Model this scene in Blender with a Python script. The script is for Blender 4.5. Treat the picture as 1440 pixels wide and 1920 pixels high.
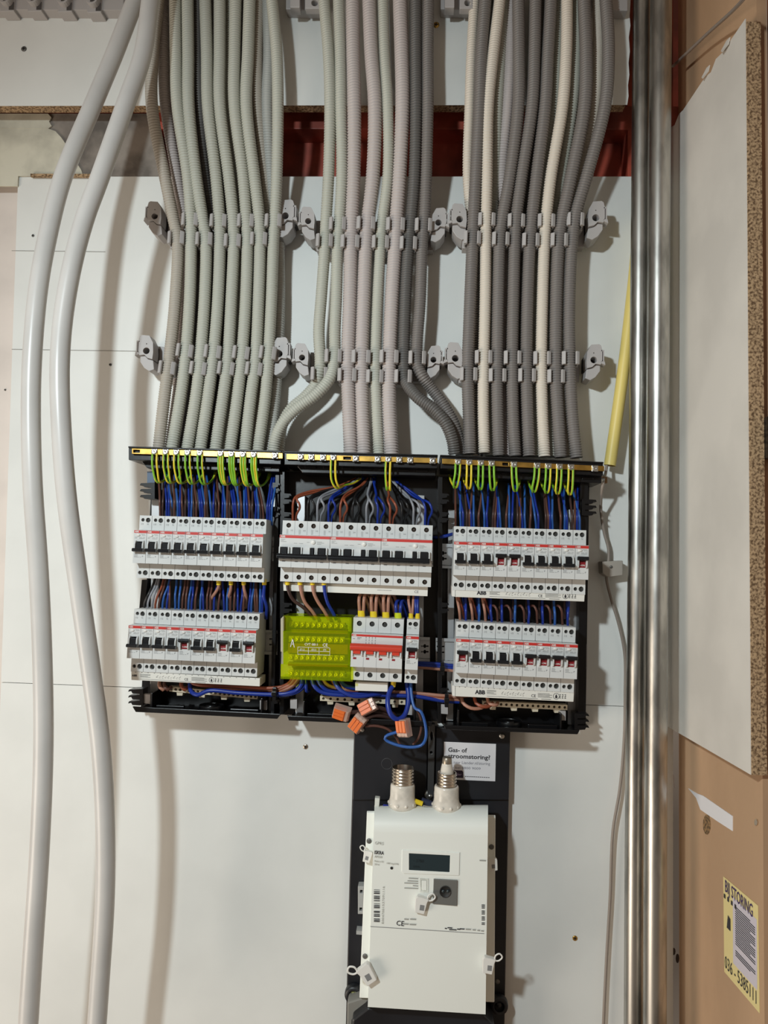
import bpy, bmesh, math, random
from mathutils import Vector, Matrix
from mathutils.geometry import tessellate_polygon
V = Vector
random.seed(7)
for o in list(bpy.data.objects): bpy.data.objects.remove(o)
C = bpy.context.scene.collection
SC = bpy.context.scene

# ------------------------------------------------------------------ camera
FPX = 1387.0                      # focal length in pixels of the 1440x1920 frame
CAM = V((0, -1.10, 1.35))
Rc = (Matrix.Rotation(math.radians(3.0), 3, 'Z') @ Matrix.Rotation(math.radians(90 + 3.6), 3, 'X')
      @ Matrix.Rotation(0.024, 3, 'Z'))
cam = bpy.data.cameras.new('camera'); co = bpy.data.objects.new('camera', cam); C.objects.link(co)
cam.sensor_fit = 'VERTICAL'; cam.sensor_height = 36; cam.lens = FPX / 1920 * 36
cam.clip_start = 0.02
co.matrix_world = Matrix.Translation(CAM) @ Rc.to_4x4()
SC.camera = co

def ray(px, py): return (Rc @ V(((px - 720) / FPX, (960 - py) / FPX, -1)))
def P(px, py, d=0.0):             # point seen at a pixel, d metres in front of the white panel
    r = ray(px, py); t = (-d - CAM.y) / r.y
    return CAM + r * t

# ------------------------------------------------------------------ light
SC.view_settings.view_transform = 'Standard'; SC.view_settings.look = 'None'
SC.view_settings.gamma = 1; SC.view_settings.exposure = 0.0
w = bpy.data.worlds.new('room_light'); SC.world = w; w.use_nodes = True
nt = w.node_tree; bg = nt.nodes['Background']
tc = nt.nodes.new('ShaderNodeTexCoord'); ns = nt.nodes.new('ShaderNodeTexNoise'); ns.inputs['Scale'].default_value = 1.6
cr = nt.nodes.new('ShaderNodeValToRGB')
cr.color_ramp.elements[0].position = .38; cr.color_ramp.elements[0].color = (.25, .19, .145, 1)
cr.color_ramp.elements[1].position = .62; cr.color_ramp.elements[1].color = (.80, .64, .50, 1)
nt.links.new(tc.outputs['Generated'], ns.inputs['Vector']); nt.links.new(ns.outputs['Fac'], cr.inputs['Fac'])
nt.links.new(cr.outputs['Color'], bg.inputs['Color']); bg.inputs['Strength'].default_value = 0.35
def lamp(name, loc, power, size, col):
    l = bpy.data.lights.new(name, 'POINT'); l.energy = power; l.shadow_soft_size = size; l.color = col
    o = bpy.data.objects.new(name, l); C.objects.link(o); o.location = loc
    return o
lp = P(60, 380, 0)
wk = lamp('work_lamp', (lp.x, -1.42, lp.z), 70.0, 0.045, (.84, .945, .98))
wk.data.type = 'SPOT'; wk = C.objects['work_lamp']; wk.data.spot_size = math.radians(124); wk.data.spot_blend = 1.0
wk.rotation_euler = (V((.14, 0, .76)) - V(wk.location)).to_track_quat('-Z', 'Y').to_euler()
wl = bpy.data.lights.new('warm_fill_light', 'AREA'); wl.shape = 'RECTANGLE'; wl.size = 0.9; wl.size_y = 1.1; wl.energy = 23.0; wl.color = (1.0, .87, .73)  # added soft warm fill from the lower left; its source is unseen
wo = bpy.data.objects.new('warm_fill_light', wl); C.objects.link(wo); wo.location = (-1.95, -1.25, 0.30)
wo.rotation_euler = (V((0.0, 0.0, 1.05)) - V(wo.location)).to_track_quat('-Z', 'Y').to_euler()

# ------------------------------------------------------------------ materials
MT = {}
def mat(name, rgb, rough=.5, metal=0, spec=.5, noise=0, nscale=30, rgb2=None, bump=0, bscale=200, trans=0, stretch=None, emit=None):
    if name in MT: return MT[name]
    m = bpy.data.materials.new(name); m.use_nodes = True; MT[name] = m
    t = m.node_tree; b = t.nodes['Principled BSDF']
    def lin(c): c = c / 255; return c / 12.92 if c <= .04045 else ((c + .055) / 1.055) ** 2.4
    col = tuple(lin(c) for c in rgb) + (1,)
    b.inputs['Base Color'].default_value = col
    b.inputs['Roughness'].default_value = rough; b.inputs['Metallic'].default_value = metal
    b.inputs['Specular IOR Level'].default_value = spec
    if trans: b.inputs['Transmission Weight'].default_value = trans; b.inputs['IOR'].default_value = 1.3
    g = None
    if noise or bump or rgb2:
        g = t.nodes.new('ShaderNodeTexCoord'); vec = g.outputs['Object']
        if stretch:
            mp = t.nodes.new('ShaderNodeMapping'); mp.inputs['Scale'].default_value = stretch
            t.links.new(vec, mp.inputs['Vector']); vec = mp.outputs['Vector']
    if noise or rgb2:
        n = t.nodes.new('ShaderNodeTexNoise'); n.inputs['Scale'].default_value = nscale; n.inputs['Detail'].default_value = 5
        r = t.nodes.new('ShaderNodeValToRGB')
        c2 = tuple(lin(c) for c in (rgb2 or [max(0, c * (1 - noise)) for c in rgb])) + (1,)
        r.color_ramp.elements[0].color = c2; r.color_ramp.elements[1].color = col
        r.color_ramp.elements[0].position = .38; r.color_ramp.elements[1].position = .58
        t.links.new(vec, n.inputs['Vector']); t.links.new(n.outputs['Fac'], r.inputs['Fac'])
        t.links.new(r.outputs['Color'], b.inputs['Base Color'])
    if bump:
        n = t.nodes.new('ShaderNodeTexNoise'); n.inputs['Scale'].default_value = bscale; n.inputs['Detail'].default_value = 3
        bp = t.nodes.new('ShaderNodeBump'); bp.inputs['Strength'].default_value = bump; bp.inputs['Distance'].default_value = .001
        t.links.new(vec, n.inputs['Vector']); t.links.new(n.outputs['Fac'], bp.inputs['Height'])
        t.links.new(bp.outputs['Normal'], b.inputs['Normal'])
    return m
white_board = mat('white_melamine', (229, 230, 226), .5, noise=.02, nscale=9, bump=.05, bscale=160)
white_side = mat('white_melamine_side', (218, 212, 203), .55, noise=.05, nscale=7, bump=.1, bscale=160)
plaster = mat('old_plaster', (214, 210, 192), .85, noise=.14, nscale=16, bump=.5, bscale=60)
plaster_wall = mat('plaster_wall', (224, 214, 206), .85, noise=.04, nscale=12, bump=.2, bscale=80)
concrete = mat('grey_mortar', (150, 141, 132), .9, noise=.3, nscale=18, bump=.6, bscale=60)
chip = mat('chipboard', (186, 156, 120), .9, rgb2=(100, 76, 52), nscale=330, bump=1, bscale=190)
redsteel = mat('red_primer_steel', (178, 80, 62), .5, noise=.3, nscale=14)
brownboard = mat('brown_fibreboard', (200, 163, 128), .6, noise=.1, nscale=6, bump=.15, bscale=220, stretch=(1, 1, .4))
darkwood = mat('dark_wood', (120, 72, 44), .7, noise=.4, nscale=22, stretch=(4, 4, .5))
galv = mat('galvanised_steel', (200, 198, 192), .36, 1, noise=.22, nscale=26, bump=.05, bscale=60, stretch=(2, 2, .5))
hose_w = mat('white_hose', (205, 202, 198), .32, noise=.04, nscale=10)
yellow_t = mat('yellow_tube', (226, 205, 118), .45, noise=.06, nscale=9, stretch=(1, 1, .3))
black_p = mat('black_plastic', (14, 14, 16), .30, bump=.06, bscale=120)
black_m = mat('black_meter_board', (30, 31, 36), .42, noise=.3, nscale=9, bump=.1, bscale=150)
brass = mat('brass', (222, 178, 92), .3, 1, noise=.25, nscale=40)
zinc = mat('zinc_screw', (205, 203, 198), .3, 1)
dkscrew = mat('dark_terminal', (104, 102, 98), .5, .4)
hole_m = mat('terminal_pit', (34, 33, 31), .6)
dev = mat('device_grey_white', (210, 211, 209), .42)
dev2 = mat('terminal_cover', (201, 201, 195), .45)
comb_m = mat('comb_busbar_white', (224, 222, 214), .5)
red_m = mat('red_strip', (196, 52, 46), .4)
redh = mat('red_handle', (205, 62, 42), .35)
darkred = mat('dark_red_flag', (138, 26, 34), .4)
white_m = mat('white_plastic', (228, 226, 220), .4)
toggle_m = mat('toggle_black', (25, 27, 30), .25)
print_m = mat('grey_print', (128, 128, 128), .6)
printd = mat('dark_print', (48, 46, 50), .6)
rail_m = mat('zinc_rail', (186, 188, 190), .35, .55)
clip_m = mat('clip_grey', (176, 172, 170), .5)
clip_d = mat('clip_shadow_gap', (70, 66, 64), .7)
blue = mat('wire_blue', (20, 48, 138), .34)
blue2 = mat('wire_light_blue', (42, 88, 158), .34)
brown = mat('wire_brown', (92, 58, 48), .38)
pink = mat('wire_pink_brown', (170, 122, 102), .4)
rust = mat('wire_rust', (140, 72, 48), .38)
black_w = mat('wire_black', (26, 26, 28), .35)
grey_w = mat('wire_grey', (140, 142, 148), .38)
green_w = mat('wire_green', (128, 186, 44), .35)
yel_w = mat('wire_yellow', (226, 200, 50), .35)
def clearmat(name, rgb, tint, k):
    m = mat(name, rgb, .12); t = m.node_tree; b = t.nodes['Principled BSDF']; o = t.nodes['Material Output']
    tr = t.nodes.new('ShaderNodeBsdfTransparent'); tr.inputs['Color'].default_value = tint
    mx = t.nodes.new('ShaderNodeMixShader'); mx.inputs['Fac'].default_value = k
    t.links.new(tr.outputs[0], mx.inputs[1]); t.links.new(b.outputs[0], mx.inputs[2]); t.links.new(mx.outputs[0], o.inputs['Surface'])
    return m
ferr = mat('yellow_ferrule', (236, 204, 40), .4)
porc = mat('porcelain', (226, 218, 205), .22, noise=.1, nscale=60)
nickel = mat('nickel_thread', (205, 192, 176), .25, 1)
meter_w = mat('meter_white', (236, 238, 231), .45)
meter_top = mat('meter_dusty_white', (226, 228, 219), .55, noise=.1, nscale=60)
lcd = mat('lcd_dark', (42, 54, 58), .15)
portg = mat('port_grey', (122, 122, 118), .4, .3)
paper = mat('paper_white', (228, 226, 228), .5)
paper_y = mat('paper_yellow', (226, 208, 146), .55)
purple = mat('purple_print', (60, 40, 92), .6)
dpurple = mat('logo_purple', (44, 26, 52), .5)
orange_c = mat('orange_lever', (226, 112, 48), .35)
clear_c = clearmat('clear_connector', (226, 196, 180), (1, .9, .85, 1), .5)
yclear = clearmat('yellow_clear_cover', (215, 240, 50), (.93, .97, .22, 1), .11)
beige = mat('terminal_beige', (204, 194, 172), .5)
cg_g = mat('conduit_greenish_grey', (188, 188, 176), .45)
cg_p = mat('conduit_pinkish_grey', (192, 182, 178), .45)
cg_l = mat('conduit_blue_grey', (182, 182, 176), .45)
cg_d = mat('conduit_dark_grey', (122, 116, 112), .45)
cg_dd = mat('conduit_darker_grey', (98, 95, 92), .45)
cg_w = mat('conduit_white', (218, 208, 194), .45)
cg_t = mat('conduit_tan', (182, 174, 162), .45)
cablegrey = mat('grey_cable', (150, 138, 128), .35)

# ------------------------------------------------------------------ mesh builder
def axis_frame(t, ref=None):
    t = t.normalized(); r = ref or (V((1, 0, 0)) if abs(t.x) < .8 else V((0, 0, 1)))
    n = (r - t * r.dot(t)).normalized(); return n, t.cross(n)
def smoothpath(pts, step):
    pts = [V(p) for p in pts]; n = len(pts)
    if n == 2: dense = [pts[0].lerp(pts[1], i / 20) for i in range(21)]
    else:
        dense = []
        e = [pts[0] * 2 - pts[1]] + pts + [pts[-1] * 2 - pts[-2]]
        for i in range(1, n):
            a, b, c, d = e[i-1], e[i], e[i+1], e[i+2]
            ta = max((b-a).length, 1e-6)**.5; tb = max((c-b).length, 1e-6)**.5; td = max((d-c).length, 1e-6)**.5
            m1 = ((b-a)/ta - (c-a)/(ta+tb) + (c-b)/tb) * tb
            m2 = ((c-b)/tb - (d-b)/(tb+td) + (d-c)/td) * tb
            k = max(6, int((c-b).length / (step * .6)))
            for j in range(k):
                u = j / k
                dense.append((2*u**3-3*u*u+1)*b + (u**3-2*u*u+u)*m1 + (-2*u**3+3*u*u)*c + (u**3-u*u)*m2)
        dense.append(pts[-1])
    out = [dense[0]]; acc = 0; target = step
    for i in range(1, len(dense)):
        seg = (dense[i] - dense[i-1]).length
        while acc + seg >= target and seg > 0:
            out.append(dense[i-1].lerp(dense[i], (target - acc) / seg)); target += step
        acc += seg
    if (out[-1] - dense[-1]).length > step * .3: out.append(dense[-1])
    return out
TXT = {}
def text_geo(s, bold=0):
    if (s, bold) not in TXT:
        cu = bpy.data.curves.new('t', 'FONT'); cu.body = s; cu.size = 1; cu.resolution_u = 2; cu.offset = bold
        o = bpy.data.objects.new('t', cu); C.objects.link(o)
        dg = bpy.context.evaluated_depsgraph_get(); me = bpy.data.meshes.new_from_object(o.evaluated_get(dg))
        vs = [v.co.copy() for v in me.vertices]; fs = [tuple(p.vertices) for p in me.polygons]
        x0 = min(v.x for v in vs); x1 = max(v.x for v in vs); y0 = min(v.y for v in vs); y1 = max(v.y for v in vs)
        bpy.data.objects.remove(o); bpy.data.meshes.remove(me)
        TXT[(s, bold)] = (vs, fs, x0, x1, y0, y1)
    return TXT[(s, bold)]
class MB:
    def __init__(s): s.v = []; s.f = []; s.m = []; s.sm = []
    def add(s, vs, fs, mi=0, smooth=False):
        b = len(s.v); s.v += [tuple(v) for v in vs]
        for i, f in enumerate(fs):
            s.f.append(tuple(b + k for k in f)); s.m.append(mi[i] if isinstance(mi, list) else mi); s.sm.append(smooth)
        return s
    def box(s, x0, x1, y0, y1, z0, z1, mi=0):
        return s.add([(x, y, z) for x in (x0, x1) for y in (y0, y1) for z in (z0, z1)],
                     [(0,1,3,2),(4,6,7,5),(0,4,5,1),(2,3,7,6),(0,2,6,4),(1,5,7,3)], mi)
    def prism(s, front, off, holes=(), mi=0, floor=True):
        # planar outline (3D) extruded by off, with through holes
        loops = [[V(p) for p in front]] + [[V(p) for p in h] for h in holes]
        off = V(off); flat = [p for l in loops for p in l]; n = len(flat)
        tris = tessellate_polygon(loops)
        fs = [tuple(t) for t in tris] + [tuple(n + k for k in reversed(t)) for t in tris]
        b = 0
        for l in loops:
            k = len(l)
            for i in range(k):
                j = (i + 1) % k; fs.append((b+i, b+j, n+b+j, n+b+i))
            b += k
        return s.add(flat + [p + off for p in flat], fs, mi)
    def cyl(s, c, ax, r, h, seg=16, mi=0, r2=None, smooth=True):
        c = V(c); ax = V(ax).normalized(); n, b = axis_frame(ax); r2 = r if r2 is None else r2
        vs = []
        for q, rr in ((0, r), (h, r2)):
            for i in range(seg):
                a = 2*math.pi*i/seg; vs.append(c + ax*q + (n*math.cos(a) + b*math.sin(a))*rr)
        s.add(vs, [(i, (i+1) % seg, seg+(i+1) % seg, seg+i) for i in range(seg)], mi, smooth)
        s.add(vs[:seg], [tuple(range(seg))[::-1]], mi); s.add(vs[seg:], [tuple(range(seg))], mi)
        return s
    def lathe(s, prof, c, ax=(0, 0, 1), seg=24, mi=0):
        c = V(c); ax = V(ax).normalized(); n, b = axis_frame(ax); vs = []
        for r, h in prof:
            for i in range(seg):
                a = 2*math.pi*i/seg; vs.append(c + ax*h + (n*math.cos(a) + b*math.sin(a))*max(r, 1e-5))
        fs = [(k*seg+i, k*seg+(i+1) % seg, (k+1)*seg+(i+1) % seg, (k+1)*seg+i) for k in range(len(prof)-1) for i in range(seg)]
        s.add(vs, fs, mi, True); return s
    def tube(s, pts, r, seg=8, step=.004, mi=0, stripe=None, corr=None, raw=False, caps=True):
        path = pts if raw else smoothpath(pts, corr / 4 if corr else step)
        n = None; vs = []; N = len(path)
        for i, p in enumerate(path):
            t = (path[min(i+1, N-1)] - path[max(i-1, 0)])
            if t.length < 1e-9: t = V((0, 0, 1))
            t.normalize()
            if n is None: n, b = axis_frame(t)
            else:
                n = (n - t*n.dot(t)).normalized(); b = t.cross(n)
            q = p; rr = r(i/(N-1)) if callable(r) else r
            if corr:
                k = i % 4; rr = rr * (1, 1.0, .87, .87)[k]
                q = p + t * corr * (0, .27, .13, .10)[k]
            for j in range(seg):
                a = 2*math.pi*j/seg; vs.append(q + (n*math.cos(a) + b*math.sin(a))*rr)
        fs = []; ms = []
        for i in range(N-1):
            for j in range(seg):
                fs.append((i*seg+j, i*seg+(j+1) % seg, (i+1)*seg+(j+1) % seg, (i+1)*seg+j))
                ms.append(1 if stripe is not None and ((j + stripe + i // 9) % seg) < seg * .22 else mi)
        s.add(vs, fs, ms, True)
        if caps:
            s.add(vs[:seg], [tuple(range(seg))[::-1]], mi); s.add(vs[-seg:], [tuple(range(seg))], mi)
        return s
    def text(s, st, O, U, W, size, mi=0, bold=0, align=0, fit=None):
        # O: base-line start, U right, W up; fit = total width
        vs, fs, x0, x1, y0, y1 = text_geo(st, bold)
        sx = size if fit is None else fit / (x1 - x0)
        sy = size
        ox = x0 if align == 0 else (x0 + x1) / 2
        U = V(U).normalized(); W = V(W).normalized()
        return s.add([V(O) + U*((v.x-ox)*sx) + W*(v.y*sy) for v in vs], fs, mi)
    def build(s, name, mats, parent=None, recalc=True, bevel=0, loc=None):
        me = bpy.data.meshes.new(name)
        vs = s.v
        if loc is not None: vs = [(v[0]-loc[0], v[1]-loc[1], v[2]-loc[2]) for v in vs]
        me.from_pydata(vs, [], s.f)
        if not isinstance(mats, (list, tuple)): mats = [mats]
        for m in mats: me.materials.append(m)
        me.polygons.foreach_set('material_index', s.m); me.polygons.foreach_set('use_smooth', s.sm)
        if recalc:
            bm = bmesh.new(); bm.from_mesh(me); bmesh.ops.remove_doubles(bm, verts=bm.verts, dist=1e-6) if recalc == 2 else None
            bmesh.ops.recalc_face_normals(bm, faces=bm.faces); bm.to_mesh(me); bm.free()
        me.update()
        o = bpy.data.objects.new(name, me); C.objects.link(o)
        if parent is not None: o.parent = parent
        if loc is not None: o.location = loc
        if bevel:
            b = o.modifiers.new('bevel', 'BEVEL'); b.width = bevel; b.segments = 2; b.limit_method = 'ANGLE'; b.angle_limit = .6
        return o
def tag(o, label, cat, group=None):
    o['label'] = label; o['category'] = cat
    if group: o['group'] = group
    return o
def struct(o, label=None): 
    o['kind'] = 'structure'
    if label: o['label'] = label
    return o
def empty(name, M, label, cat, group=None):
    o = bpy.data.objects.new(name, None); C.objects.link(o); o.empty_display_size = .02
    o.matrix_world = M if isinstance(M, Matrix) else Matrix.Translation(M)
    return tag(o, label, cat, group)
def copy_tree(o, parent=None):
    c = o.copy(); C.objects.link(c); c.parent = parent
    for ch in list(o.children): copy_tree(ch, c)
    return c
def centre(mb):
    n = len(mb.v); return V((sum(v[0] for v in mb.v)/n, sum(v[1] for v in mb.v)/n, sum(v[2] for v in mb.v)/n))
def thing(name, mb, mats, label, cat, group=None, recalc=True, bevel=0):   # single-mesh thing with its origin inside it
    return tag(mb.build(name, mats, None, recalc, bevel, loc=centre(mb)), label, cat, group)
def pxs(pts, d): return [P(x, y, d) for x, y in pts]
def pl(mb, pts, d1, d0, holes=(), mi=0):     # pixel outline of the front face at d1, extruded straight back to d0
    mb.prism(pxs(pts, d1), (0, d1 - d0, 0), [pxs(h, d1) for h in holes], mi); return mb
def quad(a, b, c, d): return [a, b, c, d]
def circ(x, y, r, n=16, ry=None): return [(x + r*math.cos(2*math.pi*i/n), y + (ry or r)*math.sin(2*math.pi*i/n)) for i in range(n)]
ORD = ['first', 'second', 'third', 'fourth', 'fifth', 'sixth', 'seventh', 'eighth', 'ninth', 'tenth', 'eleventh', 'twelfth']

def wpart(mb, name, mats, root, recalc=True, bevel=0, label=None):   # part given in world coordinates
    inv = root.matrix_basis.inverted(); mb.v = [tuple(inv @ V(v)) for v in mb.v]
    o = mb.build(name, mats, root, recalc, bevel)
    if label: o['label'] = label
    return o
def group_root(name, loc, label, cat, group=None):
    r = empty(name, V(loc), label, cat, group); r.matrix_world = Matrix.Translation(V(loc)); return r
# ------------------------------------------------------------------ setting
def pslab(name, pts, d1, d0, m, bevel=0):
    return struct(pl(MB(), pts, d1, d0).build(name, m, bevel=bevel))
x0w = P(-400, 900).x; x1w = P(1262, 700).x
def wbox(name, xa, xb, ya, yb, za, zb, m, bevel=0): return struct(MB().box(xa, xb, ya, yb, za, zb).build(name, m, bevel=bevel))
# white melamine boards that carry the distribution board, with a real seam between them
zt = P(600, 331).z
pslab('wall_back', [(34, 331), (1262, 331), (1262, 1327.5), (900, 1313.2), (560, 1300), (2, 1278.8)], 0, -.018, white_board)
pslab('wall_back_lower', [(2, 1280.0), (560, 1301.2), (900, 1314.4), (1262, 1328.7), (1262, 2150), (-30, 2150)], 0, -.018, white_board)
pslab('wall_left', [(-400, 347), (130, 347), (130, 2200), (-400, 2200)], -.0185, -.10, plaster_wall)
pslab('wall_upper', [(-400, -300), (1300, -300), (1300, 400), (-400, 400)], -.16, -.20, redsteel)
# pencil lines on the boards
for i, pts in enumerate([[(22, 470), (215, 472.5)], [(22, 655), (282, 659)], [(520, 1343), (560, 1344)]][:2]):
    tag(MB().tube(pxs(pts, .0002), .0005, 6, .05).build('pencil_line', mat('pencil', (150, 148, 142), .8)), 
        ('faint horizontal pencil line near the top of the left white board', 'faint horizontal pencil line level with the lower conduit clips at left')[i], 'pencil line')
# steel beam in the gap
def thing_px(name, polys, m, label, cat, group=None, bevel=0):
    mb = MB()
    for pts, d1, d0 in polys: pl(mb, pts, d1, d0)
    return thing(name, mb, m, label, cat, group, bevel=bevel)
beam = group_root('steel_beam', P(700, 280, -.04), 'dark red primed steel beam running behind the conduits', 'beam')
wpart(pl(MB(), [(-200, 196), (1290, 199), (1290, 243), (-200, 240)], -.001, -.14), 'top_flange', redsteel, beam, bevel=.001)
wpart(pl(MB(), [(-200, 236), (1300, 239), (1300, 350), (-200, 350)], -.040, -.05), 'web', redsteel, beam)
wpart(pl(MB(), [(-200, 336), (1290, 336), (1290, 362), (-200, 362)], -.019, -.14), 'bottom_flange', redsteel, beam)
thing_px('mortar_patch', [([(60, 213), (276, 213), (290, 218), (284, 228), (296, 240), (290, 246), (299, 262), (303, 285), (308, 300), (306, 330), (60, 330)], .001, -.038)],
         concrete, 'rough grey mortar patch covering the left end of the red beam', 'mortar')
thing_px('plaster_patch', [([(-150, 213), (90, 213), (96, 220), (92, 228), (97, 236), (90, 241), (-150, 240)], .004, .0012),
                           ([(-150, 240), (88, 240), (104, 246), (115, 258), (122, 268), (130, 285), (140, 300), (152, 318), (156, 330), (34, 330), (33, 349), (-150, 349)], .0035, .0012)],
         plaster, 'cream plaster with torn edge at far left above the white board', 'plaster')
thing_px('chipboard_strip', [([(57, 325.5), (172, 326), (171, 331), (57, 331)], .0075, .0037)], chip, 'narrow chipboard strip on the upper edge of the left white board', 'board')
# upper panel
D_U = .045
up = group_root('upper_panel', P(600, 100, D_U - .018), 'white faced chipboard panel above the steel beam, behind the conduits', 'panel')
je = [(1183, -150), (1182, 5), (1180.5, 30), (1182, 48), (1179, 70), (1181, 96), (1178.5, 118), (1180, 140), (1177.5, 160), (1178.5, 180), (1176, 196.5)]
wpart(pl(MB(), [(-300, -150)] + je + [(-300, 199)], D_U, D_U - .0006), 'white_facing', white_board, up)
wpart(pl(MB(), [(-300, -150)] + [(x - 3, y) for x, y in je] + [(-300, 199)], D_U - .0006, D_U - .018), 'chipboard_core', chip, up)
# steel column and side wall
thing_px('steel_column', [([(1177, -200), (1262, -200), (1262, 331), (1177, 331)], -.002, -.13)], redsteel, 'dark red steel column behind the upper end of the two pipes', 'column')
D_S = ray(707, 1066); D_S.z = 0; D_S.normalize(); R_S = V((D_S.y, -D_S.x, 0)); P_S = P(1250, 900, 0)
def S(px, py, off=0):
    r = ray(px, py); q = P_S + R_S * off; return CAM + r * ((q - CAM).dot(R_S) / r.dot(R_S))
def splane(mb, pts, off, thick, mi=0, holes=()):
    mb.prism([S(x, y, off) for x, y in pts], R_S * thick, [[S(x, y, off) for x, y in h] for h in holes], mi); return mb
c0 = P_S.copy()
def along(p, s): return p + D_S * s
ztop = S(1405, 24).z; zbot = S(1396, 1446).z
f = S(1402, 700); sf = (f - c0).dot(D_S)        # front end of the white side board
sb = group_root('leaning_board', V((c0.x, c0.y - .1, (ztop + zbot) / 2)), 'white faced chipboard panel standing upright on the right side wall', 'panel')
def svert(s, off, z): p = c0 + D_S * s + R_S * off; return V((p.x, p.y, z))
zs = [(.001, ztop), (-.015, ztop + .001), (-.03, ztop - .004), (-.045, ztop + .003), (-.06, ztop), (sf * .55, ztop + .001), (sf * .62, ztop - .004), (sf * .68, ztop + .004), (sf * .75, ztop), (sf, ztop)]
face = [svert(s, 0, z) for s, z in zs] + [svert(sf, 0, zbot), svert(.001, 0, zbot)]
wpart(MB().prism(face, R_S * .0008), 'white_facing', white_side, sb)
wpart(MB().prism([svert(.001, .0008, ztop - .004), svert(sf - .001, .0008, ztop - .004), svert(sf - .001, .0008, zbot), svert(.001, .0008, zbot)], R_S * .0172), 'chipboard_core', chip, sb)
for k, (px, py) in enumerate([(1330, 122), (1368, 70)]):
    mb = MB(); c = S(px, py, -.002)
    mb.prism([c, c + V((0, .010, .003)), c + V((-.002, .022, -.002)), c + V((-.004, .014, -.009)), c + V((-.001, .003, -.007))], R_S * .0012)
    wpart(mb, 'torn_chip', white_side, sb)
fb = S(1431, 1600, .018); sfb = (fb - c0).dot(D_S)
struct(MB().prism([svert(.001, .018, 2.6), svert(sfb, .018, 2.6), svert(sfb, .018, .3), svert(.001, .018, .3)], R_S * .012).build('wall_right', brownboard))
struct(MB().prism([svert(sfb - .001, .03, 2.6), svert(sfb - .06, .03, 2.6), svert(sfb - .06, .03, .3), svert(sfb - .001, .03, .3)], R_S * .05).build('trim_1', darkwood))
mbk = MB(); q = S(1433, 822, .019)
mbk.box(q.x - .0005, q.x + .012, q.y - .02, q.y + .002, q.z - .024, q.z + .024)
thing('hinge_block', mbk, black_p, 'small black block at the right edge beside the chipboard edge', 'bracket', bevel=.001)
# marks on the side wall
thing('paper_strip', splane(splane(MB(), [(1249, 1447), (1262, 1452), (1264, 1477), (1249, 1469)], .0172, .0008),
      [(1290, 1478), (1307, 1488), (1318, 1492), (1373, 1530), (1373, 1558), (1345, 1540), (1313, 1518), (1305, 1496)], .0172, .0008), paper,
      'torn strip of white paper stuck on the brown side board', 'paper')
thing('hole_cover', splane(MB(), circ(1325, 1546, 7, 14, 19), .0174, .0006), mat('spot_tan', (150, 118, 80), .8, noise=.5, nscale=300), 'speckled round plug in the brown side board under the paper strip', 'plug')
thing('side_screw', splane(MB(), circ(1417, 1542, 3, 12, 6), .0165, .0015), nickel, 'small bright screw in the brown side board near its right edge', 'screw')
thing('dent', splane(splane(MB(), circ(1263, 1784, 3.2, 10, 7), .0176, .0004), circ(1270, 1797, 3.2, 10, 9), .0176, .0004), mat('dent_dark', (70, 52, 40), .8), 'two small dark dents low on the brown side board beside the pipe', 'dent')
# sticker BIJ STORING
st = group_root('fault_sticker', S(1388, 1760, .0174), 'yellow edged fault line sticker with purple heading on the brown side board', 'sticker')
def hs(px, py): return S(px, py, .0174)
A, B = hs(1356, 1643), hs(1421, 1698); Cc, Dd = hs(1424, 1900), hs(1358, 1822)
wpart(MB().prism([A, B, Cc, Dd], R_S * .0004), 'yellow_paper', paper_y, st)
Us = (B - A).normalized(); Ws = V((0, 0, 1)); wS = (B - A).length; hS = (A - Dd).length
Us = -D_S
def sp(u, v): return A + Us * (u * wS) + V((0, 0, -1)) * (v * hS) - R_S * .0003
m1 = MB().prism([sp(.30, .12), sp(.97, .12), sp(.97, .80), sp(.30, .80)], R_S * .0002)
wpart(m1, 'white_field', mat('paper_lilac', (206, 198, 206), .55), st)
m1 = MB(); m1.text('BIJ STORING', sp(.07, .135) - R_S * .0003, Us, Ws, .020, fit=wS * .80, bold=.01)
wpart(m1, 'heading', purple, st)
m1 = MB(); m1.text('036 - 5385111', sp(.05, .94) - R_S * .0003, Us, Ws, .021, fit=wS * .9, bold=.0)
for k in range(4): 
    a = sp(.03 + .11 * k, .215) - R_S * .0003; m1.prism([a, a + Us * .004, a + Us * .004 + Ws * .005, a + Ws * .005], -R_S * .0001)
for k in range(21):
    a = sp(.38, .20 + k * .022 + (.05 if k > 17 else 0)) - R_S * .0003; L = wS * (.55 if k % 5 else .42)
    m1.prism([a, a + Us * L, a + Us * L + Ws * .0011, a + Ws * .0011], -R_S * .0001)
a = sp(.12, .50) - R_S * .0003; m1.prism([a, a + Us * .009, a + Us * .009 + Ws * .014, a + Us * .003 + Ws * .016], -R_S * .0001)
wpart(m1, 'printing', printd, st)
# pipes
def vpipe(pts, r, d, label):
    mb = MB(); mb.tube(pxs(pts, d), r, 40, .05)
    return thing('galvanised_pipe', mb, galv, label, 'pipe', 'galvanised pipes', recalc=False)
vpipe([(1206, -160), (1201, 400), (1196, 1000), (1191, 1500), (1188, 2100)], .0133, .045, 'left one of the two vertical galvanised steel pipes')
vpipe([(1241, -160), (1236, 400), (1232, 1000), (1229, 1500), (1227, 2100)], .0148, .075, 'right one of the two vertical galvanised steel pipes, nearest the side wall')
# rod at top right
thing('metal_rod', MB().tube([S(1410, -20, -.03), S(1376, 18, -.012), S(1330, 60, -.004), P(1262, 124, .03)], .0022, 8, .01), cablegrey, 'thin grey rod running diagonally across the upper right corner', 'rod', recalc=False)
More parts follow.
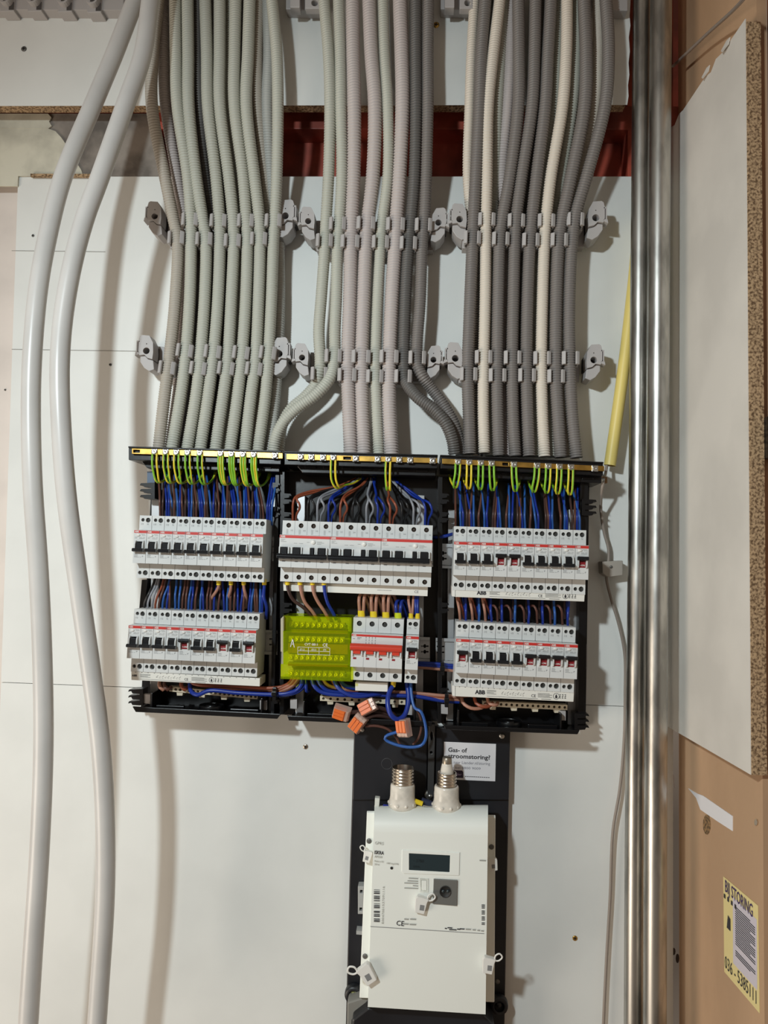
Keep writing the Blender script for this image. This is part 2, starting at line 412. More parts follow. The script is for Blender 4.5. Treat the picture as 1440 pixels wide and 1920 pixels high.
# yellow tube
yt = MB(); yp = pxs([(1143.5, 873), (1168, 700), (1189, 520), (1200, 400)], .024)
yp2 = smoothpath(yp, .01); yt.tube(yp2, .0085, 24, raw=True, caps=False); yt.tube([p for p in yp2], .0074, 24, raw=True, caps=False)
n_, b_ = axis_frame(yp2[1] - yp2[0]); vs = []
for rr in (.0085, .0074):
    for j in range(24): a = 2*math.pi*j/24; vs.append(yp2[0] + (n_*math.cos(a) + b_*math.sin(a))*rr)
yt.add(vs, [(j, (j+1) % 24, 24+(j+1) % 24, 24+j) for j in range(24)])
thing('yellow_tube', yt, yellow_t, 'straight pale yellow plastic tube leaning behind the steel pipes', 'tube', recalc=False)
# white hoses
thing('white_hose', MB().tube([P(x, y, d) for x, y, d in [(300, -110, .09), (254, 0, .10), (215, 100, .11), (173, 200, .125), (118.5, 331, .15), (90, 440, .165), (72, 540, .175), (61, 660, .18), (58, 760, .18), (61, 900, .18), (73, 1080, .175), (80, 1250, .17), (81.5, 1400, .165), (75, 1580, .16), (62, 1780, .155), (48, 2000, .15)]], .0119, 28, .01), hose_w,
      'leftmost of the two thick white cables hanging down the left side', 'cable', recalc=False)
thing('white_hose', MB().tube([P(x, y, d) for x, y, d in [(300, -110, .13), (282, 0, .135), (268, 100, .14), (234, 200, .155), (188, 331, .175), (159, 410, .185), (135, 500, .195), (118, 600, .20), (112, 690, .205), (115, 800, .205), (125, 930, .20), (148, 1100, .19), (171, 1260, .18), (189, 1400, .17), (197, 1540, .16), (197, 1680, .15), (186, 1860, .14), (176, 2000, .14)]], .0119, 28, .01), hose_w,
      'rightmost of the two thick white cables, hanging beside the distribution board', 'cable', recalc=False)
# screws in the walls
def screw(px, py, d, r, label, m=dkscrew):
    c = P(px, py, d); root = group_root('wall_screw', c, label, 'screw')
    wpart(MB().lathe([(0, .0), (r, 0), (r, .0006), (r * .8, .0011), (0, .0012)], c, (0, -1, 0), 16), 'head', m, root, recalc=False)
    k = MB(); k.box(c.x - r * .6, c.x + r * .6, c.y - .0016, c.y - .0008, c.z - r * .14, c.z + r * .14); k.box(c.x - r * .14, c.x + r * .14, c.y - .0016, c.y - .0008, c.z - r * .6, c.z + r * .6)
    wpart(k, 'cross_recess', hole_m, root)
screw(45, 92, D_U, .0042, 'dark screw in the upper white panel near its left end')
screw(62, 442, 0, .0022, 'small screw in the white board left of the thick white cables')
screw(207, 684, 0, .0022, 'small screw in the white board left of the lower clip row')
screw(573, 1400, 0, .0038, 'screw in the white board below the middle enclosure', nickel)
screw(1078, 1759, 0, .0036, 'brass screw low in the white board right of the meter', brass)
screw(818, 47, D_U, .0046, 'dark brass screw high in the upper panel right of the dark conduits', brass)
screw(10, 731, -.0185, .0016, 'tiny dark screw at the far left edge of the wall')
screw(1, 1440, -.0185, .0026, 'tiny dark screw low at the far left edge')
# ------------------------------------------------------------------ conduits
def conduit(pts, r, m, label, group, dtop=.085, dclip=.036, dend=.045, pitch=.0036, seg=14, behind=0):
    out = []
    for q in pts:
        if len(q) == 3: out.append(P(*q)); continue
        x, y = q
        if y < 210: d = dtop
        elif y < 430: d = dtop + (dclip - dtop) * ((y - 210) / 220) ** .9
        elif y < 700: d = dclip
        else: d = dclip + (dend - dclip) * (y - 700) / 140
        out.append(P(x, y, d))
    return thing('corrugated_conduit', MB().tube(out, r, seg, corr=pitch), m, label, 'conduit', group, recalc=False)
GA = 'light grey conduits of the left bundle'; GM = 'conduits of the middle bundle'; GR = 'conduits of the right bundle'
top = lambda x: (x, -70)
A_ = [
 [(303,-70),(297,0),(287,100),(285,200),(309,331),(325,410),(333,450),(329,560),(318,670),(309,740),(298,838),(297,852)],
 [(329,-70),(329,0),(330,100),(333,200),(352,331),(358.5,420),(358.5,450),(356,560),(349,660),(341,730),(323,838),(321,852)],
 [(352,-70),(352,0),(353,100),(354,200),(368,331),(380,410),(386,450),(384,560),(375,680),(368,740),(352,838),(350,852)],
 [(384,-70),(385,0),(388,100),(390,200),(405,331),(411.5,410),(412.5,450),(409,560),(401,660),(391,740),(376.5,838),(375,852)],
 [(411,-70),(412,0),(412,100),(412.5,200),(429,331),(437,410),(438.5,450),(434,560),(427,680),(419,740),(405,838),(404,852)],
 [(443,-70),(442,0),(440,100),(440,200),(456,331),(462,410),(464,440),(461,560),(454.5,660),(446,740),(432.5,838),(431,852)],
 [(470,-70),(468,0),(465,100),(462,200),(477,331),(486,410),(487.5,450),(485,560),(479,680),(471,740),(460,838),(459,852)],
 [(505,-70),(510,0),(519,100),(521,200),(519,331),(515,420),(513,450),(509,560),(504,660),(498,740),(485,838),(484,852)]]
mA = [cg_t, cg_g, cg_g, cg_g, cg_g, cg_g, cg_g, cg_g]
for i, p in enumerate(A_):
    conduit(p, .0088 if i != 7 else .0085, mA[i], ('leftmost front conduit of the left bundle, beige grey', 'second front conduit from the left in the left bundle', 'third front conduit from the left in the left bundle', 'fourth front conduit from the left in the left bundle', 'fifth front conduit from the left in the left bundle', 'sixth front conduit from the left in the left bundle', 'seventh front conduit from the left in the left bundle', 'rightmost front conduit of the left bundle')[i], GA, dclip=.044, dend=.046)
bA = [([(306,-70),(306,0),(307,100),(311,200),(332,331),(346,420),(346,560),(338,700),(318,850)], cg_p, 'mauve grey conduit behind the two leftmost front conduits'),
      ([(371,-70),(371,0),(371,100),(375,200),(384,331),(397,420),(400,560),(390,700),(365,850)], cg_dd, 'dark grey conduit behind the third and fourth of the left bundle'),
      ([(486,-70),(485,0),(482,100),(483,200),(496,331),(500,420),(500,560),(494,700),(474,850)], cg_t, 'brownish grey conduit behind the seventh of the left bundle'),
      ([(500,-70),(502,0),(504,100),(501,200),(508,331),(520,420),(524,560),(519,700),(505,850)], cg_l, 'rear conduit peeking out right of the left bundle'),
      ([(433,-70),(433,0),(430,100),(428,200),(443,331),(450,420),(449,560),(442,700),(420,850)], cg_g, 'rear conduit behind the fifth and sixth of the left bundle')]
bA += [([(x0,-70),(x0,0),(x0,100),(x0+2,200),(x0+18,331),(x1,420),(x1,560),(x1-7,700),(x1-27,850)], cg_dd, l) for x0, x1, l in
       [(342, 372, 'added dark rear conduit shading the gap between the second and third of the left bundle'), (399, 424, 'added dark rear conduit shading the gap between the fourth and fifth of the left bundle'), (455, 475, 'added dark rear conduit shading the gap between the sixth and seventh of the left bundle')]]  # extra dark conduits added so the gaps read as deep shade
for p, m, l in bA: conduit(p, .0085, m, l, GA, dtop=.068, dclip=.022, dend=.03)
M_ = [
 ([(604,-70),(607.6,0),(616,100),(619,200),(616,331),(611,420),(610,450),(603,550),(598,620),(600,690),(592,720,.036),(572,744,.034),(545,768,.034),(528,800,.034),(523,838,.034),(522,852,.034)], .0085, cg_g, 'leftmost conduit of the middle bundle, bending to the left enclosure behind another'),
 ([(634,-70),(635,0),(638,100),(639,200),(641,331),(636,420),(633,460),(631,550),(628,620),(627,675),(618,710,.052),(592,740,.056),(556,766,.056),(531,792,.054),(517,822,.050),(512,852,.048)], .0085, cg_g, 'second conduit of the middle bundle, sweeping left in front to the left enclosure'),
 ([(660,-70),(661,0),(662,100),(664,200),(663,331),(659,420),(658,450),(656,560),(652,690),(654,760),(657,838),(657,852)], .0102, cg_p, 'thick pinkish grey conduit, third of the middle bundle'),
 ([(690,-70),(692,0),(696,100),(703,200),(699,331),(689,420),(686,460),(682,560),(678,690),(679,760),(682,838),(682,852)], .0102, cg_p, 'thick pinkish grey conduit, fourth of the middle bundle'),
 ([(716,-70),(718,0),(721,100),(727,200),(727,331),(716,420),(714,450),(708,560),(704,690),(706,760),(709.5,838),(710,852)], .0080, cg_g, 'thin greenish grey conduit, fifth of the middle bundle'),
 ([(750,-70),(750,0),(753,100),(754.5,200),(749,331),(743,420),(741,460),(735,560),(730,690),(730,760),(733.5,838),(734,852)], .0105, cg_p, 'thick pinkish grey conduit, sixth of the middle bundle'),
 ([(779,-70),(779.5,0),(779.5,100),(780,200),(777,331),(770,420),(766,460),(760,560),(757,690),(759,712),(782,744,.052),(814,768,.056),(836,795,.056),(848,825,.052),(852,852,.048)], .0088, cg_dd, 'dark grey conduit of the middle bundle sweeping right in front to the right enclosure'),
 ([(803,-70),(803,0),(802,100),(802,200),(799,331),(795,420),(792,450),(788,560),(782,680),(790,702),(806,725,.037),(830,757,.036),(850,792,.035),(861,828,.034),(865,852,.034)], .0085, cg_d, 'rightmost conduit of the middle bundle, dark grey, behind the other right bend')]
for p, r, m, l in M_: conduit(p, r, m, l, GM, dclip=.042, dend=.044, dtop=.082, pitch=.0036 if r < .0095 else .0040)
R_ = [
 ([(913,-70),(910,0),(902.5,100),(899,200),(892,331),(887,430),(884,500),(880,600),(877,700),(879,780),(881,850)], .0088, cg_d, 'leftmost dark grey conduit of the right bundle'),
 ([(943,-70),(937,0),(925,100),(915,200),(913,331),(911,430),(910,550),(907,680),(906,760),(908,850)], .0084, cg_w, 'left one of the two white front conduits in the right bundle'),
 ([(972,-70),(972,0),(973,100),(972,200),(956,331),(940,420),(937,450),(934,560),(932,700),(933,780),(935,855)], .0088, cg_d, 'dark conduit just right of the left white one in the right bundle'),
 ([(1005,-70),(1004,0),(1002,100),(997.5,200),(978,331),(968,410),(965.5,450),(962.5,560),(960.5,680),(962,780),(966,855)], .0088, cg_d, 'fourth front conduit from the left in the right bundle, dark grey'),
 ([(1033,-70),(1032.5,0),(1027.5,100),(1022,200),(1006,331),(996,420),(993,460),(989,560),(987,700),(989,780),(992,855)], .0088, cg_d, 'dark conduit just left of the right white one in the right bundle'),
 ([(1063,-70),(1063,0),(1061.7,100),(1054.6,200),(1033,331),(1024,410),(1021,450),(1017,560),(1015,680),(1017,780),(1021,855)], .0084, cg_w, 'right one of the two white front conduits in the right bundle'),
 ([(1094,-70),(1095,0),(1099,100),(1096,200),(1071,331),(1052,420),(1047,460),(1043,560),(1042,700),(1046,780),(1051,858)], .0092, cg_d, 'dark conduit just right of the right white one in the right bundle'),
 ([(1130,-70),(1136,0),(1141,100),(1134,200),(1100,331),(1080,400),(1073,450),(1067.5,560),(1068,680),(1073,780),(1081,858)], .0088, cg_d, 'rightmost dark grey conduit of the right bundle')]
for p, r, m, l in R_: conduit(p, r, m, l, GR, dclip=.044, dend=.046)
bR = [([(895,-70),(890,0),(884,100),(880.5,200),(877,331),(884,420),(893,560),(890,700),(892,855)], cg_w, .0075, 'pale rear conduit peeking out left of the right bundle'),
      ([(948,-70),(945,0),(938,100),(932.5,200),(928,331),(922,400),(920,560),(918,700),(920,855)], cg_g, .0085, 'greenish grey rear conduit behind the left white conduit'),
      ([(961,-70),(960,0),(957,100),(951.7,200),(941,331),(950,430),(948,560),(946,700),(950,855)], cg_p, .0085, 'pinkish pale rear conduit behind the third of the right bundle'),
      ([(1049,-70),(1048,0),(1045,100),(1039,200),(1014,331),(1007,430),(1003,560),(1001,700),(1006,855)], cg_g, .0080, 'pale rear conduit behind the right white conduit'),
      ([(1082,-70),(1082,0),(1080,100),(1073,200),(1052,331),(1036,430),(1030,560),(1029,700),(1035,855)], cg_g, .0085, 'greenish rear conduit right of the right white conduit'),
      ([(1122,-70),(1122,0),(1121,100),(1115,200),(1088,331),(1064,430),(1056,560),(1055,700),(1062,855)], cg_w, .0080, 'pale rear conduit between the two rightmost dark conduits')]
bR += [([(1018,-70),(1018,0),(1014,100),(1010,200),(990,331),(980,430),(975,560),(974,700),(979,855)], cg_dd, .0085, 'added dark rear conduit shading the gap right of the fourth of the right bundle'),
       ([(924,-70),(922,0),(912,100),(906,200),(902,331),(898,430),(896,560),(893,700),(895,855)], cg_dd, .0080, 'added dark rear conduit shading the gap left of the left white conduit')]  # both added behind the bundle to darken its shaded gaps
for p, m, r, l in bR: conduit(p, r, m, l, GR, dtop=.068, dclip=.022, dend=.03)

# ------------------------------------------------------------------ conduit clips
def make_clip(R):
    root = empty('conduit_clip', Matrix(), 'x', 'clip'); H = .0185
    b = MB(); b.box(-R - .004, R + .004, -.019, 0, -H / 2, H / 2); b.build('base', clip_m, root, bevel=.0006)
    for sgn in (-1, 1):
        ring = []
        for a in range(0, 8):
            t = math.radians(-75 + a * 17.5); ring.append((sgn * math.cos(t) * (R + .0003), -.0255 - R - math.sin(t) * (R + .0003) + .008))
        out = []
        for a in range(7, -1, -1):
            t = math.radians(-75 + a * 17.5); out.append((sgn * math.cos(t) * (R + .0024), -.0255 - R - math.sin(t) * (R + .0024) + .008))
        y1 = ring[-1][1]
        prof = ring + [(sgn*(R*.74), y1-.0030), (sgn*(R*.74+.0010), y1-.0042), (sgn*(R+.0020), y1-.0022), (sgn*(R+.0034), y1-.0006), (sgn*(R+.0026), y1+.0004)] + out[1:]
        j = MB(); j.prism([V((x, y, H / 2)) for x, y in prof], (0, 0, -H)); j.build('jaw', clip_m, root, bevel=.0003)
    return root
def clipcat(name): return name
proto_clips = {}
def put_clip(px, py, R, lab, grp, tilt=0, d=.018):
    k = round(R, 4)
    if k not in proto_clips: c = proto_clips[k] = make_clip(k)
    else: c = copy_tree(proto_clips[k])
    q = P(px, py, .0445 if d == .018 else .0445); c.matrix_world = Matrix.Translation(V((q.x, -.018, q.z))) @ Matrix.Rotation(tilt, 4, 'Y')
    tag(c, lab, 'clip', grp)
R0 = .0094
rows = [('upper', 'left', [(333, 450, 1), (358.7, 416, 0), (385, 452, 1), (411.5, 418, 0), (438, 455, 1), (462.5, 418, 0), (487, 452, 1), (514, 418, 0)], .02),
        ('lower', 'left', [(316, 692, 1), (349, 660, 0), (374, 693, 1), (401, 662, 0), (426, 693, 1), (454, 664, 0), (478, 694, 1), (504, 664, 0)], .10),
        ('upper', 'middle', [(609.5, 455, 1), (634, 424, 0), (657.5, 458, 1), (687, 424, 0), (714, 458, 1), (742, 426, 0), (766, 460, 1), (794, 426, 0)], .02),
        ('lower', 'middle', [(600, 703, 1), (626, 670, 0), (652, 706, 1), (678, 672, 0), (703.5, 708, 1), (730, 672, 0), (756, 708, 1), (782.5, 673, 0)], .01),
        ('upper', 'right', [(885, 450, 1), (912, 416, 0), (938, 452, 1), (967, 418, 0), (994, 454, 1), (1023, 418, 0), (1047, 454, 1), (1077, 416, 0)], .02),
        ('lower', 'right', [(878, 704, 1), (906, 672, 0), (932, 706, 1), (960, 673, 0), (987, 706, 1), (1015, 674, 0), (1041, 708, 1), (1068, 674, 0)], 0)]
for rw, bd, cl, tilt in rows:
    for i, (x, y, low) in enumerate(cl):
        R = R0 + (.0012 if bd == 'middle' and i in (2, 3, 5) else 0)
        put_clip(x, y, R, 'grey clip around the %s conduit of the %s bundle in the %s clip row' % (ORD[i], bd, rw), 'conduit clips of the %s row on the %s bundle' % (rw, bd), tilt)
    xa, xb = cl[0][0] - 18, cl[-1][0] + 18; ya = (cl[0][1] + cl[1][1]) / 2
    mb = pl(MB(), [(xa, ya - 26), (xb, ya - 22), (xb, ya + 30), (xa, ya + 26)], .017, 0)
    thing('clip_rail', mb, clip_m, 'grey base rail of the %s clip row behind the %s bundle' % (rw, bd), 'rail', 'base rails of the conduit clips', bevel=.0008)
def make_bracket(flip):
    f = -1 if flip else 1; s = .001
    root = empty('rail_end_bracket', Matrix(), 'x', 'bracket')
    out = [(-9, 27), (-6, 29), (6, 28), (12, 17), (13, 2), (12, -9), (4, -7), (-1, -2), (-9, -3), (-11, 4), (-11, 20)]
    hol = [[(2 + 5.2 * math.cos(i * math.pi / 8), 4 + 5.2 * math.sin(i * math.pi / 8)) for i in range(16)],
           [(2 + .9 * math.cos(i * math.pi / 4), 15 + .9 * math.sin(i * math.pi / 4)) for i in range(8)]]
    pt = lambda q: V((f * q[0] * s, -.040, q[1] * s))
    mb = MB(); mb.prism([pt(q) for q in out], (0, .022, 0), [[pt(q) for q in h] for h in hol]); mb.build('body', clip_m, root, bevel=.0008)
    mb = MB(); out2 = [(-9, -4), (-1, -3), (4, -8), (12, -10), (14, -24), (6, -27), (-2, -22), (-9, -12)]
    mb.prism([pt(q) + V((0, .004, 0)) for q in out2], (0, .030, 0)); mb.build('foot', clip_m, root, bevel=.0008)
    mb = MB(); mb.prism([pt(q) for q in [(-14, 18), (-12.2, 18), (-12.2, 2), (-14, 2)]], (0, .016, 0)); mb.prism([pt(q) for q in [(-14, 20), (-9, 20), (-9, 17.6), (-14, 17.6)]], (0, .016, 0)); mb.prism([pt(q) for q in [(-15, 2), (-9, 2), (-9, -1), (-16, -4)]], (0, .016, 0)); mb.build('latch', clip_m, root, bevel=.0004)
    mb = MB(); mb.prism([pt(q) + V((0, .018, 0)) for q in [(-12, 17), (12, 15), (12, -8), (-12, 0)]], (0, .022, 0)); mb.build('socket_shade_plate', clip_d, root)  # plate coloured dark to stand for shade inside the socket
    return root
br = {0: make_bracket(0), 1: make_bracket(1)}; usedb = {0: 0, 1: 0}
for x, y, fl, sc, lab in [(305, 432, 0, .92, 'left end bracket of the upper clip row on the left bundle'), (546, 432, 1, 1.0, 'right end bracket of the upper clip row on the left bundle'),
      (583, 441, 0, .88, 'left end bracket of the upper clip row on the middle bundle'), (823, 444, 1, .9, 'right end bracket of the upper clip row on the middle bundle'),
      (857, 438, 0, .95, 'left end bracket of the upper clip row on the right bundle'), (1108, 436, 1, 1.0, 'right end bracket of the upper clip row on the right bundle'),
      (290, 676, 0, .95, 'left end bracket of the lower clip row on the left bundle'), (535, 682, 1, 1.0, 'right end bracket of the lower clip row on the left bundle'),
      (572, 688, 0, .86, 'left end bracket of the lower clip row on the middle bundle'), (814, 692, 1, .84, 'right end bracket of the lower clip row on the middle bundle'),
      (849, 690, 0, .95, 'left end bracket of the lower clip row on the right bundle'), (1104, 693, 1, .92, 'right end bracket of the lower clip row on the right bundle')]:
    b = br[fl] if not usedb[fl] else copy_tree(br[fl]); usedb[fl] = 1
    b.matrix_world = Matrix.Translation(P(x, y, .005)) @ Matrix.Diagonal((sc, 1, sc, 1)); tag(b, 'light grey ' + lab, 'bracket', 'end brackets of the conduit clip rows')
# clip rails at the top of the photograph
def top_clip(px, py, i, lab):
    c = P(px, py, D_U + .028); r = group_root('conduit_clip', c, lab, 'clip', 'empty clips on the top rail'); mb = MB()
    mb.box(c.x - .011, c.x + .011, c.y + .008, c.y + .0275, c.z - .008, c.z + .03); wpart(mb, 'base', clip_m, r, bevel=.001)
    arc = [(c.x + math.cos(math.radians(a)) * .010, c.z + .008 + math.sin(math.radians(a)) * .010) for a in range(-150, 40, 19)]
    arc2 = [(c.x + math.cos(math.radians(a)) * .0072, c.z + .008 + math.sin(math.radians(a)) * .0072) for a in range(21, -151, -19)]
    mb = MB(); mb.prism([V((x, c.y - .002, z)) for x, z in arc + arc2], (0, .012, 0)); wpart(mb, 'jaw', clip_m, r, bevel=.0003)
    mb = MB(); mb.lathe([(0, 0), (.0070, 0)], V((c.x, c.y + .0075, c.z + .008)), (0, -1, 0), 16); mb.box(c.x + .003, c.x + .0105, c.y + .0072, c.y + .0078, c.z - .006, c.z + .006); wpart(mb, 'gap_shade_disc', clip_d, r, recalc=False)  # solid dark disc and strip painted in for shade in the clip gap
for i, (x, y) in enumerate([(8, 4), (60, 4), (117, 5), (172, 6)]): top_clip(x, y, i, '%s empty clip from the left on the top rail' % ORD[i])
for i, (a, b, l) in enumerate([(-120, 232, 'grey rail with empty clips across the upper left edge'), (536, 606, 'short grey clip rail at the top between left and middle bundles'), (826, 893, 'short grey clip rail at the top between middle and right bundles'), (1110, 1177, 'short grey clip rail at the top right of the right bundle')]):
    r = group_root('top_clip_rail', P((a + b) / 2, 0, D_U), l, 'rail', 'clip rails along the top')
    wpart(pl(MB(), [(a, -60), (b, -60), (b, 19 + i % 2), (a, 17)], D_U + .018, D_U), 'base', clip_m, r, bevel=.001)
    if i in (1, 2): 
        wpart(pl(MB(), [(a + 8, -60), (a + 26, -60), (a + 26, 14), (a + 8, 14)], D_U + .034, D_U + .018), 'block', clip_m, r, bevel=.001)
        wpart(pl(MB(), [(a + 36, -60), (b - 6, -60), (b - 6, 16), (a + 36, 16)], D_U + .030, D_U + .018, [circ(b - 16, 5, 6)]), 'end_socket', clip_m, r, bevel=.001)
# ------------------------------------------------------------------ enclosures
def L(a, b, t): return (a[0] + (b[0]-a[0])*t, a[1] + (b[1]-a[1])*t)
def comb_edge(x0, y0, s, n=3):         # little hooked ribs at an enclosure's side
    pts = []
    for k in range(n):
        y = y0 + k * 11
        pts += [(x0, y), (x0 - s*20, y + 1), (x0 - s*22, y + 5), (x0 - s*16, y + 4), (x0 - s*14, y + 8), (x0, y + 9)]
    return pts + [(x0 + s*6, y0 + n*11 - 3), (x0 + s*6, y0)]
ENC = [dict(n='left', tl=(241, 837.5), tr=(527, 846), hb=25, bl=(266, 1300), br=(506, 1310), L=(268, 1326), lip=[(248, 1325), (526, 1339), (520, 1348), (254, 1335)], bp=[(285, 880), (528, 888), (518, 1338), (264, 1328)], rails=[(281, 296), (503, 516)], sides=1),
       dict(n='middle', tl=(533, 846.5), tr=(820, 853.5), hb=25, lip=[(538, 1342), (811, 1353), (809, 1362), (541, 1351)], bp=[(534, 884), (822, 892), (819, 1352), (531, 1340)], rails=[(554, 569), (779, 793)], sides=0),
       dict(n='right', tl=(826, 853.5), tr=(1131, 867), hb=25, lip=[(832, 1360), (1087, 1369.5), (1083, 1377), (835, 1368)], bp=[(830, 894), (1105, 903), (1098, 1366), (826, 1356)], rails=[(837, 850), (1064, 1080)], sides=2)]
for e in ENC:
    tl, tr, h = e['tl'], e['tr'], e['hb']; bp = e['bp']; n = e['n']
    r = group_root('enclosure', P((tl[0]+tr[0])/2, 1345, 0), {'left': 'left one of the three open black distribution enclosures', 'middle': 'middle one of the three open black distribution enclosures, above the meter', 'right': 'right one of the three open black distribution enclosures'}[n], 'enclosure', 'black distribution enclosures')
    wpart(pl(MB(), bp, .010, 0), 'back_plate', black_p, r)
    mb = pl(MB(), [tl, tr, (tr[0], tr[1]+h), (tl[0], tl[1]+h)], .072, .0)
    pl(mb, [(tl[0]+22, tl[1]+h), (tr[0]-3, tr[1]+h), (tr[0]-3, tr[1]+h+14), (tl[0]+34, tl[1]+h+15)], .056, .0)
    pl(mb, [(tl[0]-1, tl[1]-1), (tr[0]+1, tr[1]-1), (tr[0]+1, tr[1]+2), (tl[0]-1, tl[1]+2)], .0745, .0)
    for k in range(7):
        a = L((tl[0]+38, tl[1]+h+3), (tr[0]-40, tr[1]+h+3), k/6); pl(mb, [a, (a[0]+22, a[1]+.6), (a[0]+22, a[1]+4), (a[0], a[1]+3.4)], .0585, .056)
    wpart(mb, 'top_housing', black_p, r, bevel=.0008)
    lip = e['lip']; mb = pl(MB(), lip, .068, .064)
    q = [P(*lip[3], .066), P(*lip[2], .066)]; fl = [q[0], q[1], V((q[1].x, 0, q[1].z)), V((q[0].x, 0, q[0].z))]
    mb.prism(fl, (0, 0, .0025))
    for t in (.10, .88):
        a = q[0].lerp(q[1], t); mb.box(a.x - .0012, a.x + .0012, -.060, 0, a.z, a.z + .026)
    c = q[0].lerp(q[1], .5); mb.lathe([(0, .008), (.008, .008), (.0085, .006), (.0155, .006), (.016, .008), (.0175, .008), (.0175, 0), (0, 0)], V((c.x, -.040, c.z + .002)), seg=32)
    for t in (.22, .75):
        a = q[0].lerp(q[1], t); mb.box(a.x - .02, a.x + .02, -.052, -.046, a.z, a.z + .008)
    wpart(mb, 'bottom_tray', black_p, r, bevel=.0006)
    for (xa, xb) in e['rails']:
        tp = 928 if n != 'right' else 955
        mb = pl(MB(), [(xa+3, tp), (xb+3, tp+1), (xb, 1334 + (xb-250)*.03), (xa, 1334 + (xa-250)*.03)], .026, .010)
        wpart(mb, 'support_rail', rail_m, r, bevel=.0006)
    for (xa, ya) in [(e['rails'][0][0] - 12 + (2 if n != 'left' else 0), 1300 + (e['rails'][0][0]-250)*.035), (e['rails'][1][0]-16, 1312 + (e['rails'][1][0]-480)*.035)]:
        wpart(pl(MB(), [(xa, ya), (xa+13, ya+1), (xa+13, ya+19), (xa, ya+18)], .048, .040), 'tab', clip_m, r, bevel=.0006)
    if e['sides'] == 1:
        wpart(pl(MB(), comb_edge(284, 905, 1), .050, .03), 'side_hook', black_p, r); wpart(pl(MB(), comb_edge(262, 1292, 1), .050, .03), 'side_hook', black_p, r)
        wpart(pl(MB(), [(266, 1087), (277, 1087), (270, 1142), (261, 1142)], .03, .0), 'side_wall', black_p, r)
        wpart(pl(MB(), [(276, 884), (290, 884), (290, 909), (276, 909)], .030, .012), 'tab', mat('blue_tab', (70, 92, 118), .4), r)
    if e['sides'] == 2:
        wpart(pl(MB(), comb_edge(1097, 936, -1), .050, .03), 'side_hook', black_p, r); wpart(pl(MB(), comb_edge(1083, 1338, -1), .050, .03), 'side_hook', black_p, r)
        wpart(pl(MB(), [(1088, 905), (1103, 906), (1098, 1366), (1084, 1365)], .045, .0), 'side_wall', black_p, r)
    if n != 'left':
        xx = bp[0][0] - 5
        wpart(pl(MB(), [(xx - 4, bp[0][1]), (xx + 5, bp[0][1]), (xx + 3, bp[3][1]), (xx - 5, bp[3][1])], .046, .0), 'side_wall', black_p, r, bevel=.0006)
        for yy in (925, 960, 1130, 1290):
            wpart(pl(MB(), comb_edge(xx + 4, yy, -.6, 2), .050, .044), 'side_hook', black_p, r)
    if n == 'left':
        wpart(pl(MB(), [(516, 890), (524, 890), (514, 1338), (507, 1338)], .046, .0), 'side_wall', black_p, r, bevel=.0006)
        for yy in (905, 950, 1300): wpart(pl(MB(), comb_edge(514, yy, -.5, 2), .050, .044), 'side_hook', black_p, r)
# brass earth bars with clamp screws
BAR = [('left', [(247, 840.5), (530, 849.3), (530, 860), (247, 851)], [290,311,331,352,375,414,434.5,456,476,516], (250, 262), (847.2, 852.5)),
       ('middle', [(537, 850.7), (820, 858.8), (820, 868.4), (537, 861.3)], [564,584,605.6,625,667,708,728,748.5,769,811], (644, 658), (855, 862.6)),
       ('right', [(829, 859.6), (1133, 873.8), (1133, 883.6), (829, 869.5)], [858.6,879.7,901.6,921.9,963.6,1007,1028,1048.8,1070.4,1115], (942, 953), (864, 877))]
SCR = {}
for n, q, xs, slot, ys in BAR:
    r = group_root('earth_bar', P((q[0][0]+q[1][0])/2, (q[0][1]+q[2][1])/2, .076), 'brass earth bar with clamp screws along the top of the %s black enclosure' % n, 'earth bar', 'brass earth bars')
    ym = lambda x: q[0][1] + (q[1][1]-q[0][1])*(x-q[0][0])/(q[1][0]-q[0][0]) + 5.2
    mb = pl(MB(), q, .0775, .0745, [[(slot[0], ym(slot[0])-2.5), (slot[1], ym(slot[1])-2.5), (slot[1], ym(slot[1])+2.5), (slot[0], ym(slot[0])+2.5)]])
    wpart(mb, 'bar', brass, r, bevel=.0004)
    SCR[n] = []
    for x in xs:
        y = ym(x) + .5; c = P(x, y, .0775); SCR[n].append((x, y)); m = MB()
        m.box(c.x-.0042, c.x+.0042, c.y-.0018, c.y, c.z-.0042, c.z+.0042)
        m.lathe([(0, 0), (.0043, 0), (.0043, .0026), (.0034, .0038), (.0012, .0038), (.0012, .0030), (0, .0030)], c, (0, -1, 0), 12)
        wpart(m, 'clamp_screw', zinc, r, bevel=.0003)
